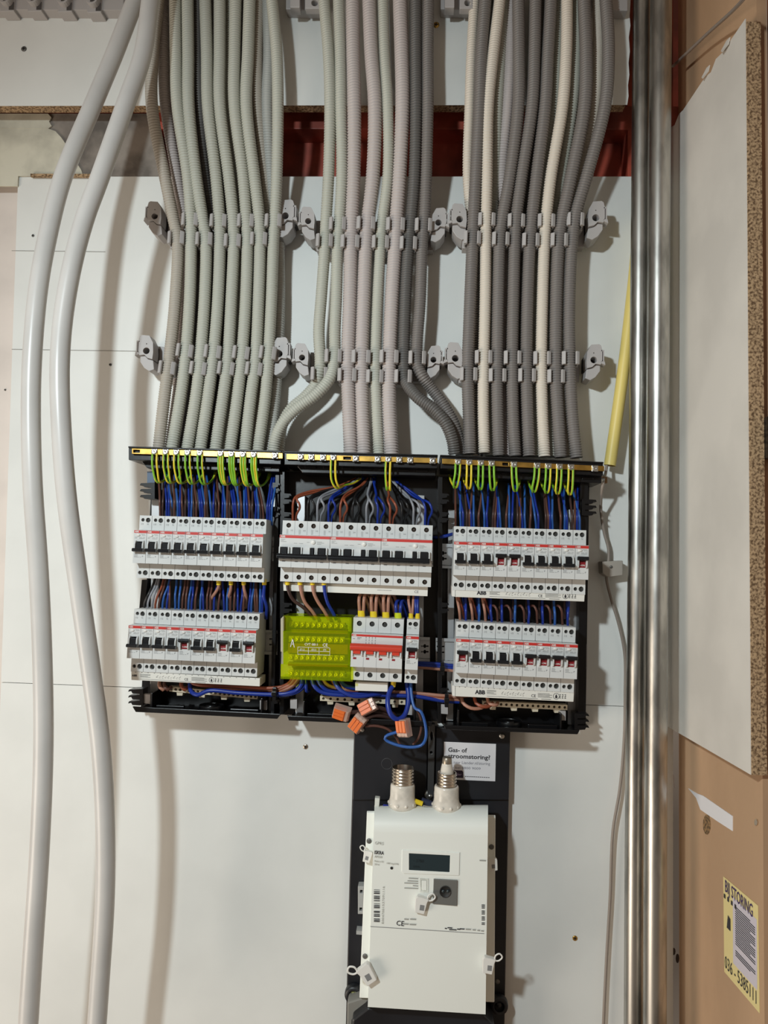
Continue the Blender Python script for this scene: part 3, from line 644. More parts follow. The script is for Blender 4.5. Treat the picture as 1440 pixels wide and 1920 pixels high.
# DIN rails
def bow(cx, cy): return [(cx-7, cy-1.5), (cx-2.5, cy-1), (cx-1.5, cy-3.5), (cx+1.5, cy-3.5), (cx+2.5, cy-1), (cx+7, cy-1.5), (cx+7, cy+1.5), (cx+2.5, cy+1.2), (cx+1.5, cy+3.5), (cx-1.5, cy+3.5), (cx-2.5, cy+1.2), (cx-7, cy+1.5)]
for a, b, h, sl, lab in [((266, 1000), (507, 1006), 45, [], 'zinc mounting rail behind the upper breaker row of the left enclosure'),
        ((510, 1007), (812, 1018), 45, [(518, 1025), (518, 1036)], 'zinc mounting rail behind the four pole breakers of the middle enclosure'),
        ((822, 1019), (1092, 1030), 46, [(830.5, 1037), (830.5, 1047.5)], 'zinc mounting rail behind the upper breaker row of the right enclosure'),
        ((256, 1172), (520, 1182), 46, [(512, 1198), (512, 1208.5)], 'zinc mounting rail behind the lower breaker row of the left enclosure'),
        ((531, 1184), (806, 1195), 46, [(796.5, 1211.5), (796.5, 1222)], 'zinc mounting rail behind the main switch of the middle enclosure'),
        ((817, 1196), (1101, 1208), 47, [(826, 1212), (826, 1223), (1091, 1224), (1091, 1235.5)], 'zinc mounting rail behind the lower breaker row of the right enclosure')]:
    mb = pl(MB(), [a, b, (b[0], b[1]+h), (a[0], a[1]+h)], .0355, .0345, [bow(*s) for s in sl])
    pl(mb, [a, b, (b[0], b[1]+6), (a[0], a[1]+6)], .0385, .0372); pl(mb, [(a[0], a[1]+h-6), (b[0], b[1]+h-6), (b[0], b[1]+h), (a[0], a[1]+h)], .0385, .0372)
    pl(mb, [(a[0], a[1]+5), (b[0], b[1]+5), (b[0], b[1]+6.2), (a[0], a[1]+6.2)], .0385, .0345); pl(mb, [(a[0], a[1]+h-6), (b[0], b[1]+h-6), (b[0], b[1]+h-5), (a[0], a[1]+h-5)], .0385, .0345)
    thing('mounting_rail', mb, rail_m, lab, 'rail', 'zinc mounting rails')

# ------------------------------------------------------------------ breakers (local frame: x right, -y out of the wall, z down from the top edge)
W = .0175; Z0 = -.0205
def rect(x0, x1, z0, z1, y): return [V((x0, y, z0)), V((x1, y, z0)), V((x1, y, z1)), V((x0, y, z1))]
def circ3(x, z, r, y, n=14): return [V((x + r*math.cos(2*math.pi*i/n), y, z + r*math.sin(2*math.pi*i/n))) for i in range(n)]
def terminal_screw(mb, x, z, r, y):
    mb.lathe([(0, 0), (r*.82, 0), (r*.82, .0012), (0, .0014)], V((x, y, z)), (0, -1, 0), 12)
    mb.box(x - r*.7, x + r*.7, y - .0017, y - .0012, z - r*.12, z + r*.12, 1); mb.box(x - r*.12, x + r*.12, y - .0017, y - .0012, z - r*.7, z + r*.7, 1)
def body_mb(w, holes_t, holes_b, wins, poles=1):
    mb = MB(); g = .00025
    mb.box(g, w-g, .007, .045, -.085, 0)
    mb.prism(rect(g, w-g, 0, -.0198, 0), (0, .007, 0), [circ3(x, z, r, 0) for x, z, r in holes_t])
    mb.prism(rect(g, w-g, -.0655, -.085, .0), (0, .007, 0), [circ3(x, z, r, 0) for x, z, r in holes_b])
    mb.prism(rect(g, w-g, Z0, -.0648, -.017), (0, .011, 0), [rect(a, b, c, d, -.017) for a, b, c, d in wins])
    mb.box(g, w-g, -.006, .007, -.0652, -.0203)
    for k in range(1, poles):
        x = w*k/poles
        mb.box(x-.0001, x+.0001, -.0003, 0, -.0198, 0, 1); mb.box(x-.0001, x+.0001, -.0003, 0, -.085, -.0655, 1); mb.box(x-.0001, x+.0001, -.0172, -.017, -.0648, -.052, 1)
    return mb
HT = [(.0049, -.0060, .0024), (.0121, -.0062, .0033)]; HB = [(.0045, -.0778, .0025), (.0120, -.0778, .0035)]
U_, W_ = V((1, 0, 0)), V((0, 0, 1))
def make_breaker(on):
    root = empty('circuit_breaker', Matrix(), 'x', 'breaker')
    mb = body_mb(W, HT, HB, [(.0045, .0132, Z0-.0152, Z0-.0290)])
    for xa, xb in ((.0028, .0042), (.0135, .0149)):
        pr = [(-.017, Z0-.0135), (-.0205, Z0-.0155), (-.0222, Z0-.019), (-.0222, Z0-.025), (-.0205, Z0-.0285), (-.017, Z0-.0305)]
        mb.prism([V((xa, y, z)) for y, z in pr], (xb-xa, 0, 0))
    mb.build('body', [dev, print_m], root)
    for i, (x, z, r) in enumerate(HT + HB):
        m = MB(); m.prism(circ3(x, z, r, .0068), (0, .0002, 0), mi=1); terminal_screw(m, x, z, r, .0046); m.build('terminal_screw', [dkscrew, hole_m], root)
    s = MB(); s.box(.0004, W-.0004, -.0173, -.0169, Z0-.0040, Z0-.0005); s.text('ABB', (.0012, -.0175, Z0-.0032), U_, W_, .0030, 1, bold=.02); s.build('red_strip', [red_m, white_m], root)
    b = MB(); b.lathe([(0, .0016), (.0014, .0015), (.0021, .0008), (.0022, 0)], V((.0062, -.017, Z0-.0068)), (0, -1, 0), 14)
    b.v = [(.0062 + (x-.0062)*1.25, y, Z0-.0068 + (z-Z0+.0068)*.8) for x, y, z in b.v]; b.build('test_button', white_m, root)
    pm = MB(); y = -.0172
    def bar(x, z, l, h=.0004): pm.add([(x, y, z), (x+l, y, z), (x+l, y, z+h), (x, y, z+h)], [(0, 1, 2, 3)])
    for x, z, l in [(.0100, Z0-.0058, .005), (.0108, Z0-.0072, .005), (.0016, Z0-.0098, .004), (.0016, Z0-.0112, .003), (.0075, Z0-.0100, .004), (.0125, Z0-.0098, .003), (.0075, Z0-.0114, .0075),
                    (.0020, Z0-.0325, .0045), (.0020, Z0-.0338, .005), (.0020, Z0-.0351, .0045), (.0020, Z0-.0364, .0065), (.0095, Z0-.0364, .0018)]: bar(x, z, l)
    pm.box(.0128, .0143, y, y+.0001, Z0-.0350, Z0-.0344); pm.box(.0128, .0132, y, y+.0001, Z0-.0362, Z0-.0344)
    pm.text('1/2', (.0028, -.0002, -.0128), U_, W_, .0032); pm.text('N', (.0110, -.0002, -.0128), U_, W_, .0032)
    pm.build('print', print_m, root, recalc=False)
    t = MB()
    if on:
        t.box(.0047, .0130, -.0215, -.0100, Z0-.0205, Z0-.0158); pr = [(-.020, Z0-.0150), (-.0255, Z0-.0145), (-.0265, Z0-.0165), (-.0250, Z0-.0192), (-.020, Z0-.0195)]
    else:
        t.box(.0047, .0130, -.0205, -.0100, Z0-.0285, Z0-.0165); pr = [(-.020, Z0-.0245), (-.0250, Z0-.0243), (-.0268, Z0-.0262), (-.0262, Z0-.0285), (-.020, Z0-.0295)]
    t.prism([V((.0016, yy, z)) for yy, z in pr], (.0144, 0, 0)); t.build('toggle', toggle_m, root, bevel=.0004)
    if on:
        f = MB(); f.box(.0047, .0130, -.0178, -.0100, Z0-.0288, Z0-.0208); f.text('I-ON', (.0060, -.0180, Z0-.0270), U_, W_, .0030, 1, bold=.02); f.build('position_flag', [darkred, white_m], root)
    return root
PB = {0: make_breaker(0), 1: make_breaker(1)}; used_b = {0: 0, 1: 0}
def frame(a, b, n, d=.083):
    A0, B0 = P(*a, d), P(*b, d); X = (B0 - A0); s = X.length / (n*W); X.normalize(); Y = V((0, 1, 0)); Z = X.cross(Y)
    return Matrix.Translation(A0) @ Matrix((X, Y, Z)).transposed().to_4x4(), s
def place(root, M, s, k):
    root.matrix_world = M @ Matrix.Translation((k*W*s, 0, 0)) @ Matrix.Diagonal((s, 1, s, 1))
ROWS = [('upper row of the left enclosure', (261.9, 966.2), (500, 973.8), [0]*10),
        ('lower row of the left enclosure', (251.5, 1141.7), (487.3, 1151.2), [0,0,0,0,1,0,0,1,0,1]),
        ('upper row of the right enclosure', (851, 986.6), (1099.6, 994.4), [0,0,0,1,1,0,0,0,0,1]),
        ('lower row of the right enclosure', (855.2, 1165.3), (1079.8, 1176.7), [1,0,0,0,0,1,1,1,1])]
FR = {}
for nm, a, b, st in ROWS:
    M, s = frame(a, b, len(st)); FR[nm] = (M, s)
    for i, on in enumerate(st):
        o = PB[on] if not used_b[on] else copy_tree(PB[on]); used_b[on] = 1; place(o, M, s, i)
        tag(o, ('%s breaker from the left in the %s, %s' % (ORD[i], nm, 'red flag showing' if on else 'toggle down')), 'breaker', 'breakers in the ' + nm)
# four pole devices
def make_four():
    w = 4*W; root = empty('four_pole_breaker', Matrix(), 'x', 'breaker')
    ht = [(W*(k+.5), -.0066, .0034) for k in range(4)]; hb = [(W*(k+.5), -.0785, .0034) for k in range(4)]
    stems = [(.0030, .0122), (.0200, .0300), (.0440, .0490), (.0545, .0645)]
    mb = body_mb(w, ht, hb, [(a, b, Z0-.0165, Z0-.0275) for a, b in stems], 4)
    for a, b in stems:
        for xa in (a-.0024, b+.0008): mb.box(xa, xa+.0016, -.0215, -.017, Z0-.029, Z0-.0165)
    mb.box(.0335, .0430, -.0195, -.017, Z0-.028, Z0-.0165)
    mb.build('body', [dev, print_m], root)
    for x, z, r in ht + hb:
        m = MB(); m.prism(circ3(x, z, r, .0068), (0, .0002, 0), mi=1); terminal_screw(m, x, z, r, .0046); m.build('terminal_screw', [mat('copper_terminal', (96, 74, 58), .45, .6), hole_m], root)
    s_ = MB(); s_.box(.0004, w-.0004, -.0173, -.0169, Z0-.0042, Z0-.0005); s_.text('ABB', (.0014, -.0175, Z0-.0035), U_, W_, .0036, 1, bold=.02); s_.build('red_strip', [red_m, white_m], root)
    b = MB(); b.lathe([(0, .0016), (.0020, .0015), (.0030, .0008), (.0032, 0)], V((.0470, -.017, Z0-.0090)), (0, -1, 0), 16); b.build('test_button', white_m, root)
    pm = MB(); y = -.0172
    for x, z, l in [(.002, -.0065, .006), (.002, -.0080, .004), (.002, -.0095, .008), (.020, -.0115, .005), (.027, -.0115, .006), (.038, -.0095, .004), (.052, -.0085, .007), (.052, -.0100, .010), (.052, -.0115, .006)]:
        pm.add([(x, y, Z0+z), (x+l, y, Z0+z), (x+l, y, Z0+z+.0004), (x, y, Z0+z+.0004)], [(0, 1, 2, 3)])
    for k in range(4):
        x = W*k + .010
        for q in range(5): pm.add([(x+q*.0006-.004, -.0002, -.019), (x+q*.0006+.0001-.004, -.0002, -.019), (x+q*.0006+.0001-.004, -.0002, -.012), (x+q*.0006-.004, -.0002, -.012)], [(0, 1, 2, 3)])
        pm.box(x-.005, x-.001, -.0174, -.0171, Z0-.0368, Z0-.0355)
    pm.text('1/2', (.012, -.0002, -.0145), U_, W_, .0028); pm.text('3/4', (.0295, -.0002, -.0145), U_, W_, .0028); pm.text('5/6', (.047, -.0002, -.0145), U_, W_, .0028); pm.text('N', (.0655, -.0002, -.0145), U_, W_, .0028)
    pm.build('print', print_m, root, recalc=False)
    t = MB()
    for a, b in stems: t.box(a+.0003, b-.0003, -.0225, -.0100, Z0-.0272, Z0-.0168)
    pr = [(-.0195, Z0-.0262), (-.0262, Z0-.0255), (-.0285, Z0-.0285), (-.0280, Z0-.0320), (-.0195, Z0-.0335)]
    t.prism([V((-.0012, yy, z)) for yy, z in pr], (w-.002, 0, 0)); t.build('linked_toggle', toggle_m, root, bevel=.0005)
    return root
M, s = frame((530, 975.6), (811.8, 985.3), 12); F4 = (M, s); pf = make_four()
for k in range(3):
    o = pf if k == 0 else copy_tree(pf); place(o, M, s, 4*k)
    tag(o, '%s of the three four pole breakers with linked black toggles in the middle enclosure' % ('left', 'centre', 'right')[k], 'breaker', 'four pole breakers')
# main switch
root = empty('main_switch', Matrix(), 'four pole main switch with wide red handle in the middle enclosure', 'switch')
w = 4*W; ht = [(W*(k+.5), -.0080, .0036) for k in range(4)]; hb = [(W*(k+.5), -.0775, .0036) for k in range(4)]
wins = [(W*k+.0035, W*k+.0140, Z0-.0140, Z0-.0265) for k in range(4)]
mb = body_mb(w, ht, hb, wins, 4)
for k in range(4):
    for xa in (W*k+.0014, W*k+.0142): mb.box(xa, xa+.0018, -.0215, -.017, Z0-.0285, Z0-.0215)
mb.build('body', [dev, print_m], root)
for x, z, r in ht + hb:
    m = MB(); m.prism(circ3(x, z, r, .0068), (0, .0002, 0), mi=1); terminal_screw(m, x, z, r, .0046); m.build('terminal_screw', [dkscrew, hole_m], root)
s_ = MB(); s_.box(.0004, w-.0004, -.0173, -.0169, Z0-.0032, Z0-.0005); s_.text('ABB', (.0014, -.0175, Z0-.0029), U_, W_, .0030, 1, bold=.02); s_.build('red_strip', [red_m, white_m], root)
pm = MB()
for x, z, l in [(.008, -.0052, .006), (.008, -.0068, .004), (.002, -.0068, .003)]: pm.add([(x, -.0172, Z0+z), (x+l, -.0172, Z0+z), (x+l, -.0172, Z0+z+.0005), (x, -.0172, Z0+z+.0005)], [(0, 1, 2, 3)])
for k in range(4):
    x = .020 + k*.0042
    for h in (0, .0035, .007): pm.box(x-.0002, x+.0002, -.0174, -.0171, Z0-.0125+h, Z0-.0105+h)
pm.build('print', printd, root, recalc=False)
t = MB(); pr = [(-.0170, Z0-.0125), (-.0225, Z0-.0125), (-.0265, Z0-.0155), (-.0265, Z0-.0190), (-.0240, Z0-.0215), (-.017, Z0-.0220)]
t.prism([V((-.0006, y, z)) for y, z in pr], (w-.0002, 0, 0))
for k in range(4): t.box(W*k+.0038, W*k+.0136, -.0225, -.008, Z0-.0262, Z0-.0205)
t.build('handle', redh, root, bevel=.0005)
for k in range(4): t = MB(); t.box(W*k+.0035, W*k+.0078, -.0173, -.0168, Z0-.0340, Z0-.0315); t.build('indicator', darkred, root)
M, s = frame((662.5, 1157.5), (757.6, 1161.8), 4); place(root, M, s, 0); FM = (M, s)
# single breaker at right of main switch
M, s = frame((763, 1161), (787.2, 1162.2), 1); o = copy_tree(PB[1]); place(o, M, s, 0); FS = (M, s)
tag(o, 'single narrow breaker standing alone right of the red handled main switch', 'breaker')

# ------------------------------------------------------------------ busbar combs with print
def comb(name, q, d1, d0, lab, text=1, cap=None):
    r = group_root('comb_busbar', P((q[0][0]+q[1][0])/2, (q[0][1]+q[2][1])/2, d1), lab, 'busbar', 'white comb busbars')
    wpart(pl(MB(), q, d1, d0), 'housing', comb_m, r, bevel=.0005)
    A0, B0, D0 = P(*q[0], d1+.0002), P(*q[1], d1+.0002), P(*q[3], d1+.0002); U = (B0-A0); Lw = U.length; U.normalize(); Dn = (D0-A0); H = Dn.length; Wv = -Dn.normalized()
    if cap: wpart(pl(MB(), cap, d1+.0005, d0), 'end_cap', white_m, r, bevel=.0005)
    if text == 0: 
        m = MB(); m.text('CE', A0 + U*Lw*.905 - Wv*H*.78, U, Wv, H*.42, bold=.01); m.add([A0+U*Lw*.65-Wv*H*.6, A0+U*Lw*.75-Wv*H*.6, A0+U*Lw*.75-Wv*H*.56, A0+U*Lw*.65-Wv*H*.56], [(0,1,2,3)])
        wpart(m, 'print', print_m, r, recalc=False); return
    m = MB(); X = lambda u, v: A0 + U*(Lw*u) - Wv*(H*v)
    ax, cx = (.005, .415) if text == 2 else (.165, .64)
    m.text('ABB', X(ax, .66), U, Wv, H*.52, bold=.05) if text == 1 else m.text('ABB', X(ax, .58), U, Wv, H*.32, bold=.03)
    m.text('CE', X(cx, .70), U, Wv, H*.38, bold=.01)
    def ln(u0, u1, v, t=.035): m.add([X(u0, v), X(u1, v), X(u1, v-t), X(u0, v-t)], [(0, 1, 2, 3)])
    o1 = ax + (.10 if text == 1 else .065)
    for k in range(4): ln(o1, o1+(.08 if k != 2 else .06), .28+k*.11)
    o2 = o1 + .125
    for k in range(9): u = o2+k*.022; m.add([X(u, .5), X(u+.003, .5), X(u+.018, .32+.1*(k % 2)), X(u+.014, .32+.1*(k % 2))], [(0, 1, 2, 3)]); ln(u, u+.012, .56+.04*(k % 3), .025)
    o3 = cx + .055
    for k in range(4): ln(o3, o3+(.12 if k % 2 else .10), .34+k*.11)
    ln(o1, o3+.0, .84, .03); ln(o3+.03, o3+.11, .86, .04)
    wd = .145
    c = X(o3+wd+.01, .5); m.lathe([(H*.26, 0), (H*.30, 0)], c, (0, -1, 0), 20); m.add([c+U*(H*.10)-Wv*(H*.18), c-U*(H*.10)-Wv*(H*.18), c-U*(H*.10)+Wv*(H*.02), c+Wv*(H*.2), c+U*(H*.10)+Wv*(H*.02)], [(0,1,2,3,4)])
    for k in range(3):
        u = o3+wd+.035+k*.022
        if text == 1 and u > .985: break
        for v in (.34, .52, .68): ln(u, u+.013, v, .05)
        m.add([X(u, .7), X(u+.003, .7), X(u+.012, .3), X(u+.009, .3)], [(0,1,2,3)])
    for k in range(20):
        ln(.03+k*.049, .03+k*.049+.008, .10, .05)
    wpart(m, 'print', printd, r, recalc=False)
comb('l', [(246, 1258.5), (487.5, 1272), (487, 1287), (246, 1275)], .0815, .045, 'white printed comb busbar under the lower breaker row of the left enclosure', 2)
comb('r1', [(854, 1101), (1096.8, 1109.8), (1095.6, 1128), (854, 1119.3)], .082, .045, 'white printed comb busbar under the upper breaker row of the right enclosure', 1, [(847.5, 1099.5), (853.5, 1099.8), (853.5, 1119), (847.5, 1118.3)])
comb('r2', [(854, 1286), (1076.5, 1297.3), (1075.4, 1316), (854, 1305.6)], .082, .045, 'white printed comb busbar under the lower breaker row of the right enclosure', 1, [(847.7, 1285), (853.5, 1285.5), (853.5, 1305.3), (848, 1305)])
comb('m', [(531, 1091.5), (802.4, 1100), (801.7, 1118), (531.4, 1107.7)], .072, .045, 'long plain white comb busbar under the four pole breakers', 0)
thing_px('comb_busbar', [([(666, 1279), (727, 1280.5), (727, 1297), (666, 1295)], .070, .045)], comb_m, 'short plain white busbar stub under the main switch', 'busbar', 'white comb busbars', .0005)
# neutral terminal strips
def strip(a, b, n, h, d, lab):
    r = group_root('terminal_strip', P((a[0]+b[0])/2, (a[1]+b[1])/2, d), lab, 'terminal strip', 'beige terminal strips')
    hol = [circ(*L(L(a, b, (k+.5+.25*((k//4)-1.5)/n)/n), L((a[0], a[1]+h), (b[0], b[1]+h), (k+.5)/n), .5), 2.6, 10) for k in range(n)]
    wpart(pl(MB(), [a, b, (b[0], b[1]+h), (a[0], a[1]+h)], d, d-.012, hol), 'body', beige, r, bevel=.0004)
    for k in range(n):
        c = hol[k]; cx = sum(p[0] for p in c)/10; cy = sum(p[1] for p in c)/10; m = MB(); m.lathe([(0, .0005), (.0017, .0004), (.0018, 0)], P(cx, cy, d-.004), (0, -1, 0), 10)
        wpart(m, 'screw', dkscrew, r, recalc=False)
    for t in (.12, .37, .62, .88):
        c = L((a[0], a[1]+h), (b[0], b[1]+h), t); wpart(pl(MB(), [(c[0]-6, c[1]-1), (c[0]+6, c[1]-1), (c[0]+5, c[1]+6), (c[0]-5, c[1]+6)], d-.002, d-.014), 'foot', beige, r)
strip((317, 1287), (483, 1302), 20, 9.5, .048, 'beige terminal strip at the bottom of the left enclosure')
strip((600, 1305), (760, 1312.5), 12, 9, .048, 'beige terminal strip at the bottom of the middle enclosure')
strip((905, 1314.5), (1064, 1322), 16, 9.5, .048, 'beige terminal strip at the bottom of the right enclosure')
# yellow distribution block
yb = group_root('distribution_block', P(592, 1215, .05), 'distribution block under a transparent yellow cover, left of the main switch', 'terminal block')
mb = pl(MB(), [(529, 1156), (659, 1159), (659, 1272), (526, 1269)], .055, .036); pl(mb, [(526, 1160), (532, 1155), (532, 1225), (526, 1222)], .092, .055)
wpart(mb, 'base', mat('block_base', (180, 172, 150), .5), yb, bevel=.001)
yin = mat('inner_terminal_brass', (226, 206, 130), .3, .5)
for row, (y0, d, n) in enumerate([(1171, .064, 10), (1198, .078, 10), (1232, .078, 10), (1262, .064, 10)]):
    for k in range(n):
        x = 546 + k*10.6; c = P(x, y0 + (k*.25), d); m = MB(); m.lathe([(0, .004), (.0008, .004), (.0008, .0048), (.0027, .0048), (.0029, .003), (.0029, 0)], c, (0, -1, 0), 10)
        m.box(c.x-.0034, c.x+.0034, c.y, c.y+.012, c.z-.0040, c.z+.0040); wpart(m, 'terminal', yin, yb, recalc=False)
for y0, y1, d in [(1180, 1186, .070), (1206, 1224, .080), (1242, 1248, .072)]: wpart(pl(MB(), [(540, y0), (652, y0+3), (652, y1+3), (540, y1)], d, d-.01), 'busbar', mat('brown_carrier', (140, 96, 60), .5), yb)
cv = MB(); t_ = .0012
def sheet(pts, d): pl(cv, pts, d, d-t_)
sheet([(531, 1155), (656, 1158), (656, 1186), (531, 1183)], .086); sheet([(531, 1183), (656, 1186), (656, 1248), (531, 1245)], .101); sheet([(526, 1245), (656, 1249), (656, 1277), (526, 1272)], .086)
pl(cv, [(531, 1154), (656, 1157), (656, 1160), (531, 1157)], .086, .04); pl(cv, [(526, 1270), (656, 1275), (656, 1278), (526, 1273)], .086, .04)
pl(cv, [(531, 1183), (656, 1186), (656, 1187.5), (531, 1184.5)], .101, .086); pl(cv, [(531, 1244), (656, 1247), (656, 1248.5), (531, 1245.5)], .101, .086)
pl(cv, [(655, 1158), (660, 1158), (661, 1278), (655, 1278)], .086, .04); pl(cv, [(653, 1186), (656, 1186), (656, 1248), (653, 1248)], .101, .07); pl(cv, [(531, 1184), (533.5, 1184), (533.5, 1245), (531, 1245)], .101, .07)
wpart(cv, 'cover', yclear, yb)
for (x, y, r) in [(538, 1263, 5), (649, 1267, 5), (651, 1175, 4)]: 
    m = MB(); m.lathe([(.0022, .0004), (.004, .0006), (.004, 0)], P(x, y, .0868), (0, -1, 0), 14); wpart(m, 'cover_screw', yclear, yb, recalc=False)
m = MB(); A0 = P(545, 1215, .1015); U = (P(650, 1218, .1015) - A0).normalized(); Wv = V((-U.z, 0, U.x)); q = 1/1387.
m.text('CVT 0811', P(571, 1210, .1016), U, Wv, 6.2*q, bold=.01); m.text('CE', P(605, 1212, .1016), U, Wv, 8*q, bold=.01)
m.text('Ø1,5', P(562, 1219, .1016), U, Wv, 4.6*q); m.text('Ø2,5', P(584, 1219.6, .1016), U, Wv, 4.6*q); m.text('Ø6', P(606, 1220, .1016), U, Wv, 4.6*q)
def lnp(x0, y0, x1, y1, t=.7): a, b = P(x0, y0, .1016), P(x1, y1, .1016); e = Wv*t*q if abs(x1-x0) > abs(y1-y0) else U*t*q; m.add([a, b, b+e, a+e], [(0, 1, 2, 3)])
for yy in (1213.5, 1220.5, 1227): lnp(558, yy, 618, yy+1.6)
for xx in (558, 578, 598, 618): lnp(xx, 1213.5+(xx-558)*.027, xx, 1227.5+(xx-558)*.027)
lnp(544, 1213, 548, 1198, 1.4); lnp(548, 1198, 551, 1214, 1.4); lnp(545, 1208, 551, 1208.5, 1.2)
wpart(m, 'print', white_m, yb, recalc=False)
# ------------------------------------------------------------------ wires
def wire(pts, m, lab, grp=None, r=.00165, seg=8, fer=None, step=.004, m2=None):
    mats = [m, m2] if m2 else m
    o = thing('wire', MB().tube([P(*p) for p in pts], r, seg, step, stripe=random.randrange(8) if m2 else None), mats, lab, 'wire', grp, recalc=False)
    if fer:
        f = MB(); a, b = P(*fer[0]), P(*fer[1]); f.cyl(a, b - a, fer[2], (b - a).length, 16, r2=fer[2]*.9); wpart(f, 'ferrule', ferr, o, bevel=.0004)
    return o
rnd = random.uniform
# earth loops from the brass bars
GE = 'green and yellow earth wires on the %s bar'
for n, idx in (('left', [0,1,2,3,4,5,6,7,8]), ('middle', [3, 6]), ('right', [0,1,2,3,4,5,6,7,8])):
    for k in idx:
        sx, sy = SCR[n][k]
        trip = 3 if (n, k) in (('left', 5), ('left', 6), ('left', 7), ('left', 8)) else 2
        for q in range(trip):
            ox = (-4.2 + q*(8.4/(trip-1))); yy = k in (0,) and q == 1 or (n == 'left' and k == 2 and q == 0) or n == 'middle' and (k == 3 or q == 1) or (n == 'right' and k in (0, 1, 8) and q == trip-1) or (n, k, q) == ('right', 1, 0)
            if n == 'left': bot = 902 + k*.9; pts = [(sx+ox, sy+2, .078), (sx+ox-.5, sy+20, .080), (sx+ox+1, sy+34, .078), (sx+ox*.6+6, bot+1-q*.8, .072), (sx+15, bot+1, .060), (sx+24, bot-7, .045), (sx+28+q*2, bot-20, .030)]
            elif n == 'middle' and k == 3: bot = 913; pts = [(sx+ox, sy+2, .078), (sx+ox-.5, sy+22, .080), (sx+ox+1, sy+42, .078), (sx+ox*.7+8, bot+2-q*2, .070), (sx+20, 910, .055), (sx+38, 906, .04), (sx+52, 897, .028)]
            elif n == 'middle': bot = 918; pts = [(sx+ox, sy+2, .078), (sx+ox-1, sy+25, .080), (sx+ox*.8, bot-3, .076), (sx+ox*.7+1, bot+1, .068), (sx+3, bot-8, .05), (sx+2, bot-22, .03)]
            else:
                lean = [-5, -1, -1, 2, 3, -6, -3, -3, -2][k]; bot = 914 + k*1.6
                pts = [(sx+ox, sy+2, .078), (sx+ox+lean*.2, sy+22, .080), (sx+ox+lean*.8, bot-8, .077), (sx+ox*.6+lean, bot, .070), (sx+lean+2*(1 if lean > 0 else -1), bot-2, .060), (sx+lean+(7 if lean > 0 else -8), bot-12, .045), (sx+lean+(9 if lean > 0 else -11), bot-24, .030)]
            wire(pts, green_w, '%s earth wire looping from the %s screw of the %s earth bar' % (('left', 'right')[q] if trip == 2 else ('left', 'centre', 'right')[q], ORD[k], n) if trip == 2 else '%s of three earth wires on the %s screw of the %s earth bar' % (('left', 'centre', 'right')[q], ORD[k], n), GE % n, .00155, m2=yel_w if not yy else yel_w) if not yy else wire(pts, yel_w, '%s yellow looking earth wire at the %s screw of the %s earth bar' % (('left', 'centre', 'right')[min(q, 2)] if trip == 3 else ('left', 'right')[q], ORD[k], n), GE % n, .00155, m2=green_w)
# blue and brown wires into the top of the rows
def feeder(x, y, m, lab, grp, shift, hi, r=.00165, d=.050):
    wire([(x, y+9, d), (x+rnd(-.6, .6), y-8, d+.006), (x+rnd(-1, 1)+shift*.05, y-26, d+.012), (x+shift*.3, y-42, d+.006), (x+shift*.75, (y-50+hi)/2-2, d-.006), (x+shift, hi, .030)], m, lab, grp, r)
for i in range(10):
    xb = 302 + 20.9*i; y = 968 + .85*i; xw = 314.5 + 20.9*i
    g = 'wires entering the upper breaker row of the left enclosure'
    for q in range(2): feeder(xb + q*5.2 - 1.5, y, [brown, mat('wire_dark_brown', (66, 46, 42), .38)][(i+q) % 2], '%s brown wire above the %s position of the upper left breaker row' % (('left', 'right')[q], ORD[i]), g, rnd(-9, 6) if i < 9 else -14, 888 + i*.5)
    for q in range(2 if i % 3 else 3): feeder(xw + q*4.6 - 2, y, [blue, blue, blue2][(i*2+q) % 3], '%s blue wire above the %s position of the upper left breaker row' % (('left', 'second', 'third')[q], ORD[i]), g, rnd(-12, 4) if i < 9 else 10, 886 + i*.5)
bx = [855,876.5,899,925,950,971.5,995,1024,1052,1074]; lx = [866,886,911,936,958,982,1007,1033.5,1061,1085]
for i in range(10):
    y = 989 + .8*i; g = 'wires entering the upper breaker row of the right enclosure'
    for q in range(2 if i % 2 else 1): feeder(bx[i] + q*4.6 - 1, y, [brown, MT['wire_dark_brown']][(i+q) % 2], '%s brown wire above the %s breaker of the upper right row' % (('left', 'right')[q], ORD[i]), g, rnd(-8, 8), 905 + i)
    for q in range(2): feeder(lx[i] + q*4.8 - 2.4, y, [blue2, blue][(i+q) % 2], '%s blue wire above the %s breaker of the upper right row' % (('left', 'right')[q], ORD[i]), g, rnd(-16, 3), 903 + i)
# four pole wires with loops, gathered at the conduit mouths
xh = [668, 690, 724]
for k, (cols, xs) in enumerate([((rust, black_w, grey_w, blue), (549, 577, 595, 616)), ((rust, black_w, grey_w, blue), (638, 661, 687, 708)), ((rust, black_w, grey_w, blue), (731, 753, 775, 797))]):
    nm = ('rust brown', 'black', 'grey', 'blue'); dev_ = ('left', 'centre', 'right')[k]
    for c in range(4):
        for q in range(2):
            x = xs[c]; y = 978 + (x-530)*.033; tx = xh[k] + c*3 + q*2; out = 1 if tx > x else -1
            top_y = 932 + (x-549)*.03
            if q == 0: pts = [(x, y+8, .052), (x, y-14, .060), (x+.5, y-34, .066), (x+out*4, top_y+1, .064), (x+(tx-x)*.25, top_y-10, .050), (x+(tx-x)*.7, 912-c, .038), (tx, 897, .026)]
            else: pts = [(x+4, y+8, .050), (x+6, y-12, .054), (x+13, y-26, .062), (x+12, top_y+12, .068), (x+7, top_y+3, .066), (x+(tx-x)*.35, top_y-9, .046), (x+(tx-x)*.8, 908-c, .034), (tx+3, 896, .024)]
            wire(pts, cols[c], '%s %s wire looping into the top of the %s four pole breaker' % (('outer', 'inner')[q], nm[c], dev_), 'wires entering the four pole breakers', .0017)
